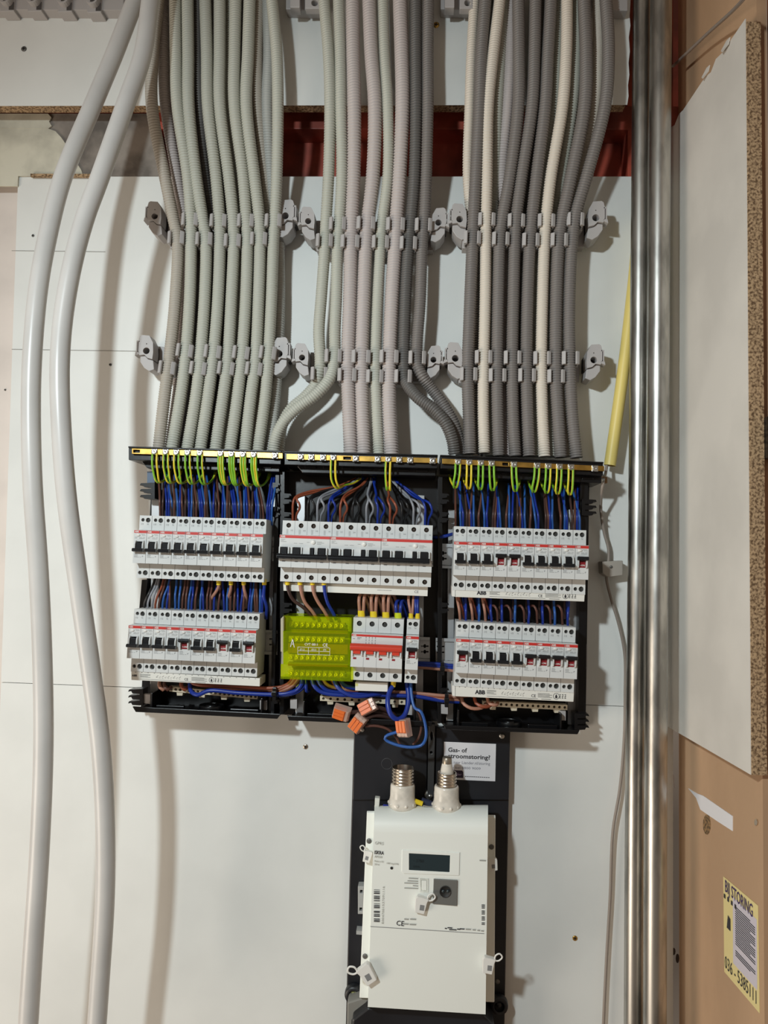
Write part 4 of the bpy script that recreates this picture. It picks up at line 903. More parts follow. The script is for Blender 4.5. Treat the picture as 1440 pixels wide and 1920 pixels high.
# wires between the two rows, left enclosure
g = 'wires between the two breaker rows of the left enclosure'
def between(x, yb, yt, m, lab, g, dx, r=.00165, wob=1): wire([(x, yb+6, .052), (x+rnd(-1, 1)*wob, yb-12, .060), (x+rnd(-1, 1)*wob+dx*.25, (yb+yt)/2+4, .064), (x+dx*.6, (yb+yt)/2-10, .058), (x+dx, yt-4, .044)], m, lab, g, r)
lw = [(272, black_w, 'black', 22), (278, grey_w, 'pale grey', 20), (285, grey_w, 'grey', 16), (292, rust, 'brown', 18), (298, brown, 'brown', 16), (305, blue2, 'blue', 16), (313, blue, 'blue', 7), (317, brown, 'brown', 2), (328, blue2, 'blue', 4), (335.5, blue2, 'blue', 5), (342, brown, 'brown', 7), (348, brown, 'brown', 6), (354, blue2, 'blue', 7), (360, blue, 'blue', 4), (365, brown, 'brown', 8),
      (376, blue2, 'blue', 5), (382, blue, 'blue', -4), (388, brown, 'brown', 6), (394, brown, 'brown', 5), (401, blue, 'blue', 8), (409, brown, 'brown', 8), (420.5, blue, 'blue', -4), (426, blue2, 'blue', 4), (432, brown, 'brown', 4), (439, brown, 'brown', 2), (446, blue, 'blue', 0), (452, blue, 'blue', 5), (457, brown, 'brown', 0), (467, blue, 'blue', 5), (472, blue2, 'blue', 6), (478, brown, 'brown', 1), (482, brown, 'brown', -2), (487, blue2, 'blue', 2), (491, blue, 'blue', 4)]
cnt = {}
for x, m, nm, dx in lw:
    cnt[nm] = cnt.get(nm, 0) + 1; kk = cnt[nm] - 1
    between(x, 1143 + (x-252)*.04, 1078, m, ('%s %s wire from the left between the two left breaker rows' % (ORD[kk], nm)) if kk < 12 else '%s wire %s between the two left breaker rows' % (nm, ('under the eighth', 'under the ninth', 'under the tenth', 'beyond the tenth', 'rightmost')[min(kk-12, 4)] + ' breaker'), g, dx)
for k, (x, x2, y2) in enumerate([(409.8, 397, 1130), (433, 429, 1128), (457, 462, 1128)]):
    wire([(x, 1086, .070), (x, 1100, .070), (x+(x2-x)*.3, 1108, .070), (x2, y2-8, .062), (x2-2, y2+12, .045)], pink, 'pink brown wire with yellow ferrule under the %s breaker of the upper left row' % ('seventh', 'eighth', 'ninth')[k], 'ferruled wires under the upper left row', .0022, fer=((x, 1086, .070), (x, 1097, .070), .0033))
wire([(495.5, 1086, .070), (495.5, 1100, .070), (495, 1120, .068), (500, 1138, .062), (499, 1160, .05)], blue, 'bright blue wire with yellow ferrule under the last breaker of the upper left row', 'ferruled wires under the upper left row', .0024, fer=((495.5, 1086, .070), (495.5, 1097, .070), .0033))
# right enclosure between rows
g = 'wires between the two breaker rows of the right enclosure'
for i, (x, m, nm) in enumerate([(861.5, pink, 'pink brown'), (885, pink, 'pink brown'), (909, pink, 'pink brown'), (932, brown, 'brown'), (957, brown, 'brown'), (982, brown, 'brown'), (1006, brown, 'brown'), (1031, brown, 'brown'), (1053, brown, 'brown')]):
    if m is pink: wire([(x+2, 1172, .050), (x+1, 1158, .056), (x, 1146, .062), (x-3, 1130, .058), (x-6, 1112, .045)], pink, 'pink brown wire into the %s breaker of the lower right row' % ORD[i], g, .0020); wire([(x+14 if i == 2 else x+9, 1160, .044), (x+5, 1140, .052), (x-1, 1122, .056), (x-2, 1112, .045)], rust, 'rust brown wire behind the %s breaker top of the lower right row' % ORD[i], g, .0018)
    else: wire([(x+2, 1176, .050), (x+1, 1160, .058), (x, 1145, .064), (x-4, 1137, .064), (x-11, 1136, .052), (x-16, 1142, .036)], m, 'brown hooked wire into the %s breaker of the lower right row' % ORD[i], g, .0017); wire([(x+6, 1160, .046), (x+5, 1135, .052), (x+8, 1112, .04)], MT['wire_dark_brown'], 'dark brown wire behind the %s breaker top of the lower right row' % ORD[i], g, .0017)
for i, x in enumerate([872.5, 897.6, 920, 941, 965, 991, 1016, 1039, 1064]):
    between(x+1, 1170+i, 1116, [blue, blue2, blue][i % 3], 'blue wire into the %s breaker of the lower right row' % ORD[i], g, rnd(-2, 2), .0018)
    wire([(x-3, 1160, .040), (x-2, 1138, .050), (x-5, 1112, .040)], blue, 'rear blue wire behind the %s breaker top of the lower right row' % ORD[i], g, .0017)
# ferruled wires of the middle enclosure
for k, (x, m, p) in enumerate([(539, MT['wire_dark_brown'], [(541, 1108), (550, 1125), (570, 1140), (585, 1157)]), (562.5, pink, [(565, 1110), (572, 1130), (586, 1147), (594, 1160)]), (586, pink, [(588, 1110), (596, 1128), (608, 1146), (617, 1162)]), (607.5, blue, [(609, 1110), (615, 1132), (624, 1148), (631, 1162)])]):
    wire([(x, 1089, .076)] + [(a, b, .076 - .004*j) for j, (a, b) in enumerate(p)], m, ('dark brown wire', 'left pink brown wire', 'right pink brown wire', 'bright blue wire')[k] + ' with yellow ferrule running down to the yellow covered block', 'ferruled wires under the left four pole breaker', .0025, fer=((x, 1089, .076), (x, 1097, .076), .0036))
for k, x in enumerate([677.5, 700.5, 723.5, 746.5]):
    m = blue if k == 3 else pink; y = 1158 + k*1.3
    for q in range(2):
        ox = (-4, 4.5)[q]; h = 1117 + (k == 3)*12
        pts = [(x+ox*.8, y-8, .062), (x+ox, y-22, .062), (x+ox*1.1, h+8, .062), (x+ox*1.1+2, h-1, .056), (x+ox+9, h-2, .046), (x+ox+16, h+14, .036), (x+ox+22, h+40, .028)]
        o = wire(pts, m, '%s %s wire in the double ferrule on the main switch %s pole' % (('left', 'right')[q], ('blue' if k == 3 else 'pink brown'), ORD[k]), 'double ferruled wires on the main switch', .0024)
        if q == 0:
            f = MB(); a, b = P(x, y+1, .062), P(x, y-13, .062); f.cyl(a, b-a, .0050, (b-a).length, 18); f.v = [(v[0], a.y + (v[1]-a.y)*.7, v[2]) for v in f.v]; wpart(f, 'ferrule', ferr if k < 3 else mat('lime_ferrule', (206, 214, 30), .4), o, bevel=.0005)
for x, x2, m, l in [(770.5, 766, pink, 'left pink brown wire above the single breaker'), (773, 775, pink, 'right pink brown wire above the single breaker'), (780, 779, blue, 'left blue wire above the single breaker'), (783, 783, blue, 'right blue wire above the single breaker')]:
    wire([(x, 1152, .062), (x+(x2-x)*.5, 1140, .062), (x2, 1125, .058), (x2+2, 1108, .045)], m, l + ' beside the main switch', 'ferruled wires on the single breaker', .0020, fer=((x, 1161, .062), (x, 1150, .062), .0034) if x in (770.5, 783) else None)
# bundles running along the bottom
def run(pts, m, lab, r=.0024): wire(pts, m, lab, 'thick wires running along the bottom of the enclosures', r, 10, step=.005)
run([(356, 1278, .050), (358, 1296, .060), (371, 1303, .066), (391, 1295, .066), (445, 1299, .064), (512, 1302, .062), (538, 1300, .062), (556, 1294, .064), (566, 1282, .068), (566, 1272, .066)], blue, 'thick blue wire looping over the left terminal strip towards the yellow block', .0030)
run([(440, 1297, .052), (480, 1300, .056), (514, 1304, .058), (536, 1303, .06), (560, 1296, .062), (572, 1283, .064), (572, 1270, .06)], blue, 'second thick blue wire under the left end of the yellow block')
for k in range(5):
    run([(346 + k*9, 1276 + k, .046), (370 + k*11, 1284 + k*.8, .056), (440, 1288 + k*1.4, .058 - k*.003), (512, 1290 + k*3, .060 - k*.003), (530 - k, 1287 + k*3, .060), (543 + k*2, 1280 + k*1.5, .062), (549 + k*4, 1270, .062)], [rust, pink, rust, pink, brown][k], '%s brown wire of the bundle from the left terminal strip to the yellow block' % ORD[k])
for k, x in enumerate([300, 309, 341]): run([(x, 1276, .044), (x-1, 1286, .054), (x+5, 1293, .056), (x+12, 1288, .050)], [MT['wire_pink_brown'], brown, rust][k], '%s short brown wire end over the left terminal strip' % ORD[k], .0028)
run([(573, 1270, .062), (574, 1286, .066), (575, 1296, .062), (580, 1294, .05)], blue, 'short blue wire hooking down under the yellow block', .0024)
run([(584, 1270, .062), (588, 1284, .066), (602, 1297, .066), (640, 1303, .064), (690, 1300, .058), (720, 1299, .050)], blue, 'blue wire curving right from under the yellow block, lower one', .0030)
run([(594, 1270, .062), (600, 1282, .066), (612, 1294, .064), (640, 1299, .060), (700, 1303, .056), (780, 1306, .052), (830, 1314, .050), (862, 1316, .046)], blue, 'blue wire running from the yellow block to the right enclosure', .0028)
run([(626, 1272, .062), (630, 1284, .068), (640, 1295, .070), (662, 1305, .070), (700, 1303, .062), (722, 1300, .052)], blue, 'blue wire in front, curving right under the yellow block ferrules', .0028)
run([(638, 1272, .060), (644, 1284, .062), (662, 1290, .060), (690, 1291, .052), (705, 1293, .044)], blue, 'dark blue wire tucked behind the white busbar stub', .0028)
for k in range(3): run([(604 + k*16, 1271, .052), (615 + k*14, 1285, .056), (650, 1292 + k*4, .056), (712, 1296 + k*3, .050), (775, 1299 + k*3, .048), (825, 1304 + k*3, .050), (862, 1306 + k*3, .048)], [pink, rust, pink][k], '%s pink brown wire from the yellow block to the right enclosure' % ORD[k])
for k in range(3): run([(850, 1307, .050), (864 + 24*k, 1305, .052), (868 + 24*k, 1318, .058), (884 + 22*k, 1328 - 3*k, .062), (904 + 14*k, 1327 - 3*k, .058), (915 + 9*k, 1318, .052)], [pink, rust, pink][k], '%s pink brown wire loop under the lower right breaker row' % ORD[k], .0024)
for k in range(3): run([(784, 1243 + k*4, .040), (810, 1244 + k*4.5, .046), (830, 1246 + k*4.5, .046), (856, 1249 + k*4.5, .040)], [blue, blue, pink][k], ('upper blue', 'lower blue', 'pink brown')[k] + ' wire crossing from the single breaker to the right enclosure')
run([(812, 1008, .03), (826, 1007, .045), (840, 1004, .045), (852, 1000, .035)], blue, 'short blue wire crossing above the mounting rail into the right enclosure', .0024)
for x, y, l in [(517, 1299, 'left of the yellow block'), (837, 1311, 'below the lower right row'), (829, 1252, 'right of the single breaker')]:
    c = P(x, y, .058 if y > 1260 else .046); mb = MB(); h = .009; 
    mb.prism([V((c.x-.0025, c.y, c.z+h)), V((c.x+.0025, c.y, c.z+h)), V((c.x+.0025, c.y, c.z-h)), V((c.x-.0025, c.y, c.z-h))], (0, -.0115, 0)); mb.box(c.x-.0035, c.x+.0035, c.y-.015, c.y-.010, c.z-.002, c.z+.004)
    thing('cable_tie', mb, black_p, 'black cable tie round the wire bundle ' + l, 'cable tie', 'black cable ties', bevel=.0006)
wire([(737.7, 1284, .064), (730, 1298, .070), (727, 1320, .078), (733, 1340, .082), (745, 1349, .080), (757, 1343, .076), (764, 1326, .070), (766, 1306, .064), (763, 1280, .056)], blue, 'thick blue wire hanging in a U below the main switch', None, .0034, 12, fer=((737.7, 1278, .064), (737, 1288, .065), .0038))
wire([(770, 1278, .060), (772, 1306, .066), (778, 1328, .072), (788, 1333, .076), (795, 1348, .076), (799, 1380, .076), (792, 1396, .076), (772, 1401, .076), (742, 1396, .074), (722, 1386, .072), (724, 1380, .074), (746, 1372, .078)], blue2, 'light blue wire looping below the enclosures round to the clear connector', None, .0021, 10)
wire([(764, 1290, .054), (768, 1306, .056), (786, 1340, .060), (790, 1362, .062), (784, 1385, .062), (774, 1396, .062)], brown, 'thin brown wire inside the light blue loop', None, .0016)
wire([(750, 1396, .064), (741, 1380, .066), (727, 1367, .068), (705, 1361, .070), (684, 1362, .072)], brown, 'thin brown wire leading left to the lowest clear connector', None, .0018)
for k, (p) in enumerate([[(655, 1336, .072), (680, 1334, .066), (710, 1336, .058), (735, 1344, .05)], [(700, 1326, .066), (720, 1330, .058), (742, 1342, .05)], [(682, 1350, .072), (700, 1342, .066), (722, 1344, .058), (740, 1350, .05)]]):
    wire(p, MT['wire_dark_brown'], 'dark brown wire behind the %s clear orange connector' % ('leftmost', 'upper', 'lower left')[k], 'wires of the clear connectors', .0030)
# clear lever connectors
def connector(px, py, d, ang, yaw, lab):
    M = Matrix.Translation(P(px, py, d)) @ Matrix.Rotation(math.radians(ang), 4, 'Y') @ Matrix.Rotation(math.radians(yaw), 4, 'Z')
    root = empty('lever_connector', M, lab, 'connector', 'clear orange connectors')
    b = MB(); pr = [(-.012, -.004), (-.009, -.0065), (.009, -.0065), (.012, -.003), (.012, .0065), (-.012, .0065)]
    b.prism([V((-.0085, y, z)) for z, y in pr], (.017, 0, 0)); b.build('housing', clear_c, root, bevel=.0006)
    for k in range(3):
        l = MB(); x = -.0078 + k*.0054; l.prism([V((x, y, z)) for z, y in [(-.011, -.0072), (.004, -.0080), (.006, -.0058), (.006, .002), (-.010, .002)]], (.0048, 0, 0)); l.build('lever', orange_c, root, bevel=.0004)
    c = MB(); 
    for k in range(3): x = -.0075 + k*.0054; c.box(x, x+.0042, -.0045, .004, .0065, .0108)
    c.build('contact', mat('contact_silver', (190, 180, 175), .35, .6), root)
connector(641, 1336, .072, 105, 25, 'leftmost clear and orange connector, pointing left below the enclosures')
connector(689, 1326, .072, 60, -20, 'uppermost clear and orange connector, between the leftmost one and the blue loop')
connector(671, 1356, .076, 35, -15, 'lowest clear and orange connector, in front of the enclosure lip')
connector(757, 1365, .080, 170, 35, 'clear connector with orange levers hanging below the thick blue loop')
# earthing cable at the right
cl = group_root('earth_cable', P(1143, 1100, .02), 'thin grey earthing cable running down beside the pipes to the floor', 'cable')
wpart(MB().tube([P(*p) for p in [(1138, 868, .024), (1136, 885, .03), (1131, 903, .050), (1127, 935, .035), (1127, 960, .02), (1133, 1000, .012), (1141, 1030, .012), (1140, 1056, .012), (1137, 1082, .012), (1145, 1120, .010), (1160, 1170, .008), (1171, 1225, .006), (1172, 1300, .006), (1170, 1390, .008), (1162, 1480, .012), (1149, 1560, .012), (1144, 1680, .010), (1137, 1800, .010), (1131, 1930, .010), (1128, 2050, .010)]], .0021, 10, .006), 'cable', cablegrey, cl, recalc=False)
jb = group_root('cable_junction', P(1147, 1067, .018), 'small grey clamp block on the earthing cable right of the enclosures', 'clamp')
wpart(pl(MB(), [(1129, 1053), (1168, 1051), (1168, 1078), (1140, 1082), (1130, 1075)], .024, .0), 'body', mat('clamp_grey', (168, 160, 150), .5), jb, bevel=.001)
wpart(MB().lathe([(0, .001), (.0018, .001), (.0022, 0)], P(1146, 1063, .0242), (0, -1, 0), 12), 'screw', dkscrew, jb, recalc=False)
ec = group_root('earth_clamp', P(1127, 900, .05), 'small brass clamp joining the earthing cable to the right end of the earth bar', 'clamp')
wpart(pl(MB(), [(1117, 892), (1139, 894), (1139, 906), (1117, 905)], .048, .040), 'body', mat('old_brass', (128, 98, 66), .4, .6), ec, bevel=.0006)
wpart(MB().lathe([(0, .004), (.002, .004), (.002, .003), (.0042, .003), (.0046, 0)], P(1127, 901, .0485), (0, -1, 0), 12), 'screw', zinc, ec, recalc=False)

# ------------------------------------------------------------------ meter and its board
mbd = group_root('meter_board', P(803, 1650, 0), 'black meter mounting board under the enclosures', 'meter board')
wpart(pl(MB(), [(664, 1362), (957, 1366), (951, 1650), (944, 2050), (645, 2050), (655, 1650)], .014, 0), 'board', black_m, mbd, bevel=.0015)
wpart(pl(MB(), [(664, 1362), (802, 1362), (800, 1500), (661, 1500)], .020, .014), 'left_raised_panel', black_m, mbd, bevel=.0012)
wpart(pl(MB(), [(817, 1364), (957, 1367), (954, 1500), (815, 1500)], .020, .014), 'right_raised_panel', black_m, mbd, bevel=.0012)
m = pl(MB(), [(804, 1358), (816, 1358), (813, 1500), (801, 1500)], .026, .014, [circ(809.5, 1380, 2.6, 10, 9), circ(808.5, 1411, 2.6, 10)]); wpart(m, 'centre_rib', mat('grey_metal_strip', (70, 70, 70), .4, .4), mbd, bevel=.001)
m = MB(); m.lathe([(.0072, 0), (.0076, .0006), (.0080, 0)], P(725.5, 1432, .020), (0, -1, 0), 28); wpart(m, 'knockout_ring', mat('worn_black', (62, 62, 64), .5), mbd, recalc=False)
for x, y, r in [(941, 1380, .0042), (679, 1368, .0036), (933, 1840, .0034)]:
    m = MB(); m.lathe([(0, .0022), (r*.7, .0020), (r, .0008), (r, 0)], P(x, y, .020 if y < 1500 else .014), (0, -1, 0), 16); wpart(m, 'screw', zinc if y < 1500 else dkscrew, mbd, recalc=False)
m = MB(); m.lathe([(.0015, .004), (.0032, .004), (.0070, .0035), (.0078, .0)], P(806, 1490, .020), (0, -1, 0), 20); m.lathe([(0, .009), (.0032, .009), (.0034, 0)], P(806, 1490, .020), (0, -1, 0), 12); wpart(m, 'bolt', zinc, mbd, recalc=False)
m = pl(MB(), [(671, 1662), (682, 1662), (681, 1714), (671, 1714)], .030, .014, [[(675, 1669), (680, 1669), (680, 1675), (675, 1675)], [(674, 1702), (679, 1702), (679, 1708), (674, 1708)]]); wpart(m, 'side_socket', mat('socket_grey', (160, 160, 158), .45), mbd, bevel=.0006)
m = pl(MB(), [(668, 1745), (680, 1746), (680, 1753), (668, 1752)], .028, .014); wpart(m, 'side_tab', mat('socket_grey', (0, 0, 0)), mbd)
# paper label
lb = group_root('notice_card', P(881, 1428, .0205), 'white notice card on the black board reading Gas- of stroomstoring', 'sticker')
wpart(pl(MB(), [(832.4, 1390.8), (930, 1395), (928.5, 1465), (832, 1461)], .0208, .0200), 'card', paper, lb)
A0 = P(832.4, 1390.8, .0209); U = (P(930, 1395, .0209) - A0); cw = U.length; U.normalize(); Wv = V((-U.z, 0, U.x)); X = lambda x, y: A0 + U*(x*cw) - Wv*(y*cw)
m = MB(); m.text('Gas- of', X(.085, .185), U, Wv, cw*.115, fit=cw*.365, bold=.025); m.text('stroomstoring?', X(.085, .30), U, Wv, cw*.115, fit=cw*.81, bold=.025)
wpart(m, 'heading', printd, lb, recalc=False)
m = MB(); m.text('Ga naar Liander.nl/storing', X(.085, .405), U, Wv, cw*.078, fit=cw*.81, bold=.0); m.text('of - bel 0800 9009', X(.085, .50), U, Wv, cw*.062, fit=cw*.63); wpart(m, 'text', mat('print_mid', (112, 110, 122), .6), lb, recalc=False)
m = MB(); m.prism([X(.12, .53), X(.36, .53), X(.385, .56), X(.385, .67), X(.12, .67)], (0, -.0001, 0)); m.text('liander', X(.155, .625) + V((0, -.0003, 0)), U, Wv, cw*.07, 1, fit=cw*.20, bold=.01); wpart(m, 'logo', [dpurple, mat('logo_lilac', (170, 150, 180), .6)], lb)
m = MB(); [m.add([X(.42+k*.04, .645), X(.42+k*.04+.030, .645), X(.42+k*.04+.030, .632), X(.42+k*.04, .632)], [(0, 1, 2, 3)]) for k in range(12)]; wpart(m, 'small_text', printd, lb, recalc=False)
# meter body
mt = group_root('electricity_meter', P(803, 1890, .014), 'white electricity meter with small dark display mounted on the black board', 'meter')
def vprof(xa, xb, prof, name, m_, bev=.001):   # side profile (pixel row at depth) swept between two pixel columns
    L_ = [P(xa[0] + (xa[1]-xa[0])*t, y, d) for y, d, t in prof]; R2 = [P(xb[0] + (xb[1]-xb[0])*t, y + dy, d) for (y, d, t), dy in zip(prof, [ (8)*1 for _ in prof])]
    mb = MB(); n = len(prof); mb.add(L_ + R2, [tuple(range(n)), tuple(range(n, 2*n))[::-1]] + [(i, (i+1) % n, n + (i+1) % n, n + i) for i in range(n)]); wpart(mb, name, m_, mt, bevel=bev)
vprof((688, 674), (929, 927), [(1526, .014, 0), (1520, .050, 0), (1524, .054, 0), (1871, .054, 1), (1871, .014, 1)], 'back_case', meter_w)
mb = MB(); 
def column(px0, px1):
    out = []
    for y, d, t in [(1527, .016, 0), (1516, .035, 0), (1510, .048, 0), (1512, .058, 0), (1517, .068, 0), (1525, .0775, .01), (1536, .085, .03), (1550, .0895, .05), (1560, .090, .08), (1755, .090, .62), (1888, .090, 1), (1888, .020, 1)]: out.append((px0 + (px1-px0)*t, y, d))
    return out
Lc = column(702, 689.5); Rc_ = [(x, y + [ -2, -1.5, -1, -.5, 0, 1, 2, 4, 6, 10, 14, 14][i], d) for i, (x, y, d) in enumerate(column(915, 910.4))]
Lp = [P(*q) for q in Lc]; Rp = [P(*q) for q in Rc_]; n = len(Lp)
mb.add(Lp + Rp, [tuple(range(n)), tuple(range(2*n-1, n-1, -1))]); 
k0, k1 = 0, 8
mb.add(Lp[k0:k1+1] + Rp[k0:k1+1], [(i, i+1, (k1-k0+1)+i+1, (k1-k0+1)+i) for i in range(k1-k0)], 0, True)
mb.add(Lp + Rp, [(i, (i+1) % n, n + (i+1) % n, n + i) for i in range(k1, n)])
wpart(mb, 'front_cover', meter_w, mt)
DF = .0903
def mpx(mb, pts, d1=DF+.0004, d0=DF-.002, holes=()): return pl(mb, pts, d1, d0, holes)
m = mpx(MB(), [(694.5, 1737), (908, 1750.5), (908, 1751.2), (694.5, 1737.8)], DF+.0002); wpart(m, 'cover_seam', print_m, mt)
m = mpx(MB(), [(754, 1594), (862, 1599), (861, 1642), (757, 1638), (753, 1634)], DF+.0008, DF-.002, [[(767, 1600), (844, 1604), (843, 1635.5), (767, 1631.5)]]); wpart(m, 'display_frame', meter_w, mt, bevel=.0005)
wpart(mpx(MB(), [(767, 1600), (844, 1604), (843, 1635.5), (767, 1631.5)], DF+.0003), 'display', lcd, mt)
m = MB(); a = P(775, 1616, DF+.0005); m.text('- 3780', a, (1, 0, -.045), (.045, 0, 1), .0055); m.text('kWh', P(775, 1627, DF+.0005), (1, 0, -.045), (.045, 0, 1), .0045); wpart(m, 'display_digits', mat('lcd_digit', (30, 38, 40), .3), mt, recalc=False)
wpart(mpx(MB(), [(813, 1648.5), (858, 1651), (857, 1699), (811.5, 1695)], DF+.0018), 'optical_port', portg, mt, bevel=.0005)
m = MB(); m.lathe([(0, 0), (.0066, 0), (.0070, .0008), (.0076, .0006), (.0078, -.001)], P(835, 1672, DF+.0021), (0, -1, 0), 24); wpart(m, 'port_opening', hole_m, mt, recalc=False)
for x in (831, 840):
    m = MB(); m.lathe([(0, .0012), (.0018, .0010), (.0022, 0)], P(x, 1671, DF+.0023), (0, -1, 0), 12); wpart(m, 'port_lens', lcd, mt, recalc=False)
wpart(mpx(MB(), [(787, 1647), (803, 1648), (803, 1673), (787, 1672)], DF+.0006, DF-.001, [[(790, 1650), (801, 1650.6), (801, 1671), (790, 1670.4)]]), 'button_frame', meter_top, mt)
wpart(mpx(MB(), [(791, 1651), (800, 1651.6), (800, 1670), (791, 1669.4)], DF+.0010), 'button', meter_w, mt, bevel=.0004)
m = MB(); m.lathe([(0, .0004), (.0019, .0003)], P(734.3, 1627.5, DF+.0002), (0, -1, 0), 14); wpart(m, 'pulse_diode', hole_m, mt, recalc=False)
tx, tw = V((1, 0, -.045)), V((.045, 0, 1))
m = MB(); D1 = DF+.0004
m.text('ISKRA', P(702, 1601, D1), tx, tw, .0062, fit=.0125, bold=.03); m.text('CE', P(743, 1735, D1), tx, tw, .0088, bold=.01)
for k in range(22):
    if k % 5 == 3: continue
    yy = 1668 + k*2.85; w0 = (.8, 1.5, 2.1)[k*7 % 3]; m.add([P(701, yy, D1), P(712, yy+.5, D1), P(711.8, yy+.5+w0, D1), P(700.8, yy+w0, D1)], [(0, 1, 2, 3)])
for k in range(14):
    if k % 4 == 3: continue
    yy = 1696 + k*2.8; m.add([P(903, yy, D1), P(909, yy+.3, D1), P(908.8, yy+1.8, D1), P(902.8, yy+1.5, D1)], [(0, 1, 2, 3)])
for x, y, l in [(834, 1739.5, 4), (839, 1738.5, 9), (842, 1742, 14), (857, 1741, 6), (862, 1740.5, 9)]: m.add([P(x, y, D1), P(x+l, y+.6, D1), P(x+l, y+2.6, D1), P(x, y+2, D1)], [(0, 1, 2, 3)])
wpart(m, 'dark_print', printd, mt, recalc=False)
m = MB(); m.text('GPRS', P(703, 1583, D1), tx, tw, .0052, fit=.0115); m.text('AM550', P(702, 1608, D1), tx, tw, .0044, fit=.0105); m.text('1000 imp/kWh', P(725, 1620, D1), tx, tw, .0034, fit=.0160); m.text('Made in EU', P(702, 1616, D1), tx, tw, .0034, fit=.0125)
m.text('2016', P(702, 1622, D1), tx, tw, .0034)
for y, l in [(1646, 18), (1651, 20), (1655, 26), (1660, 10), (1664.5, 26)]: m.add([P(784-l, y-.5, D1), P(784, y+.6, D1), P(784, y+2.4, D1), P(784-l, y+1.3, D1)], [(0, 1, 2, 3)])
m.text('E0047001537091116', P(719.5, 1732, D1), V((0, 0, 1)), V((-1, 0, 0)), .0040, fit=.048)
for x, y, l in [(756, 1731, 10), (768, 1732, 12), (758, 1722, 8), (769, 1722, 11), (899, 1612, 12), (873, 1741, 10), (886, 1742, 6), (895, 1743, 5), (902, 1744, 5)]: m.add([P(x, y, D1), P(x+l, y+.6, D1), P(x+l, y+3, D1), P(x, y+2.4, D1)], [(0, 1, 2, 3)])
wpart(m, 'grey_print', mat('print_light', (160, 160, 154), .6), mt, recalc=False)
for x, y in [(692, 1577), (684.5, 1793), (921.5, 1588)]:
    m = MB(); m.lathe([(0, .0012), (.0030, .0010), (.0036, 0)], P(x, y, .0545), (0, -1, 0), 16); c = P(x, y, .0560); m.box(c.x-.003, c.x+.003, c.y-.0003, c.y, c.z-.0004, c.z+.0004)
    wpart(m, 'case_screw', dkscrew, mt, recalc=False)
wpart(pl(MB(), [(703, 1496), (712, 1497), (710, 1520), (702, 1520)], .060, .05), 'guide_lug', meter_top, mt, bevel=.0006)
wpart(pl(MB(), [(768, 1515), (777, 1516), (776, 1526), (769, 1525)], .064, .055), 'latch', meter_w, mt, bevel=.0006)
# seals
def seal(px, py, d, ang, s, lab, f=1):
    M = Matrix.Translation(P(px, py, d)) @ Matrix.Rotation(math.radians(ang), 4, 'Y') @ Matrix.Scale(s, 4)
    root = empty('plastic_seal', M, lab, 'seal', 'white plastic seals on the meter')
    b = MB(); b.prism([V((f*x*.001, -.004, z*.001)) for x, z in [(-9, 5), (7, 7), (9, 4), (8, -14), (-5, -15), (-7, 0)]], (0, .008, 0)); b.build('tag', white_m, root, bevel=.0008)
    b = MB(); b.tube([V((f*x*.001, -.002, z*.001)) for x, z in [(-7, 3), (-13, 4), (-17, 9), (-13, 13), (-8, 10), (-7, 5)]], .0011, 8, .001); b.build('loop', white_m, root, recalc=False)
    b = MB(); b.box(-.002, .004, -.0042, -.004, -.010, -.003); b.build('print_patch', print_m, root)
seal(791, 1690, DF+.004, 6, .98, 'white plastic seal hanging under the meter button beside the optical port', -1)
seal(684, 1820, .096, -32, 1.15, 'white plastic seal with loop at the lower left corner of the meter')
seal(917, 1803, .096, 4, .95, 'white plastic seal at the lower right edge of the meter', -1)
seal(689, 1601, .064, 15, .72, 'small white seal at the upper left edge of the meter')
seal(923, 1616, .064, -6, .75, 'small white seal at the upper right edge of the meter')
# terminal cover below the meter
tcv = group_root('terminal_hood', P(800, 1915, .03), 'black chamfered cover below the white meter at the bottom edge', 'cover')
wpart(pl(MB(), [(690, 1889), (705, 1890), (905, 1902), (928, 1925), (926, 2050), (655, 2050), (660, 1912)], .062, .014), 'body', black_m, tcv, bevel=.003)
wpart(pl(MB(), [(651, 1880), (676, 1872), (690, 1873), (690, 1890), (660, 1914), (655, 2050), (648, 2050)], .045, .014), 'left_shoulder', mat('grey_hood', (128, 126, 120), .5), tcv, bevel=.002)
for x, y, m_ in [(663.5, 1860, mat('olive_screw', (150, 150, 96), .35, .6)), (935, 1880, black_m)]:
    a = MB(); a.lathe([(.0072, .010), (.0115, .010), (.0125, .007), (.0125, 0)], P(x, y, .016), (0, -1, 0), 28); a.lathe([(0, .004), (.0072, .004), (.0072, .010)], P(x, y, .016), (0, -1, 0), 28); wpart(a, 'screw_socket', black_m, tcv, recalc=False)
    a = MB(); a.lathe([(0, .0075), (.0034, .0070), (.0042, .005), (.0042, 0)], P(x, y, .018), (0, -1, 0), 16); c = P(x, y, .0257); a.box(c.x-.0036, c.x+.0036, c.y-.0003, c.y, c.z-.0003, c.z+.0003); wpart(a, 'screw', m_, tcv, recalc=False)
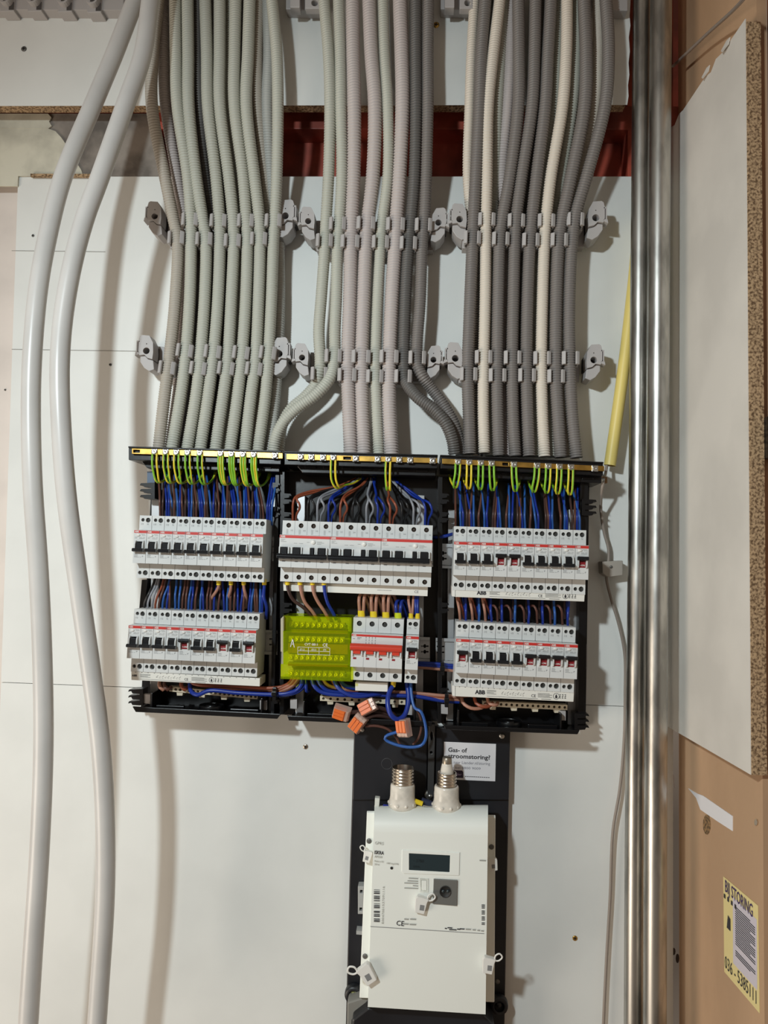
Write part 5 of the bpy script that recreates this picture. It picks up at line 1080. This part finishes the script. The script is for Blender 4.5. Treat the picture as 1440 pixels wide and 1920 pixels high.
# porcelain fuse holders standing on the meter
def fuse(px, py, d, lab, cart):
    c = P(px, py, d); root = group_root('fuse_holder', c, lab, 'fuse holder', 'porcelain fuse holders on the meter')
    b = MB(); b.lathe([(0, 0), (.0150, 0), (.0180, .002), (.0195, .006), (.0190, .011), (.0176, .014), (.0170, .018), (.0168, .032), (.0160, .0345), (.0145, .035), (.0135, .034), (0, .034)], c, (0, 0, 1), 40)
    for k in range(10):
        a = 2*math.pi*k/10; q = c + V((math.cos(a)*.0170, math.sin(a)*.0170, .009)); b.lathe([(0, .0034), (.002, .003), (.0032, 0)], q, (math.cos(a), math.sin(a), .0), 10)
    wpart(b, 'porcelain_body', porc, root, recalc=False)
    r = .0150 if not cart else .0130; pr = [(r*.9, .034)]
    z = .0345
    while z < (.050 if cart else .052): pr += [(r, z), (r*1.06, z+.0012), (r*1.06, z+.0018), (r, z+.003), (r*.97, z+.0038)]; z += .0043
    pr += [(r*1.03, z), (r*1.0, z+.001), (r*.92, z+.0005), (r*.90, z-.014), (0, z-.014)]
    s_ = MB(); s_.lathe(pr, c, (0, 0, 1), 40); wpart(s_, 'threaded_collar', nickel, root, recalc=False)
    if cart:
        s_ = MB(); s_.lathe([(.0098, .040), (.0098, .048), (.0086, .056), (.0070, .064), (.0062, .066), (0, .066)], c, (0, 0, 1), 28); wpart(s_, 'cartridge', porc, root, recalc=False)
        s_ = MB(); s_.lathe([(.0068, .064), (.0068, .0665), (.0064, .0715), (.0054, .0735), (0, .0735)], c, (0, 0, 1), 24); wpart(s_, 'cartridge_cap', mat('dull_cap', (170, 160, 145), .35, .8), root, recalc=False)
fuse(754, 1517, .056, 'left porcelain fuse holder with open threaded metal collar on top of the meter', 0)
fuse(836.5, 1521, .058, 'right porcelain fuse holder with a cone shaped cartridge sticking out', 1)
# small tester lying between the fuse holders
td = group_root('small_screwdriver', P(795, 1508, .060), 'small screwdriver with yellow and dark handle lying between the fuse holders', 'screwdriver')
wpart(MB().tube(pxs([(778, 1502), (792, 1507)], .058), .0034, 14, .004), 'handle', ferr, td, recalc=False)
wpart(MB().tube(pxs([(790, 1501), (812, 1509)], .050), .0045, 14, .004), 'grip', mat('tool_navy', (44, 50, 72), .4), td, recalc=False)
wpart(MB().tube(pxs([(793, 1510), (812, 1514)], .062), .0010, 10, .004), 'blade', zinc, td, recalc=False)
wpart(MB().tube(pxs([(718, 1513), (732, 1515)], .052), .0040, 12, .004), 'blue_end', mat('tool_blue', (52, 60, 150), .4), td, recalc=False)
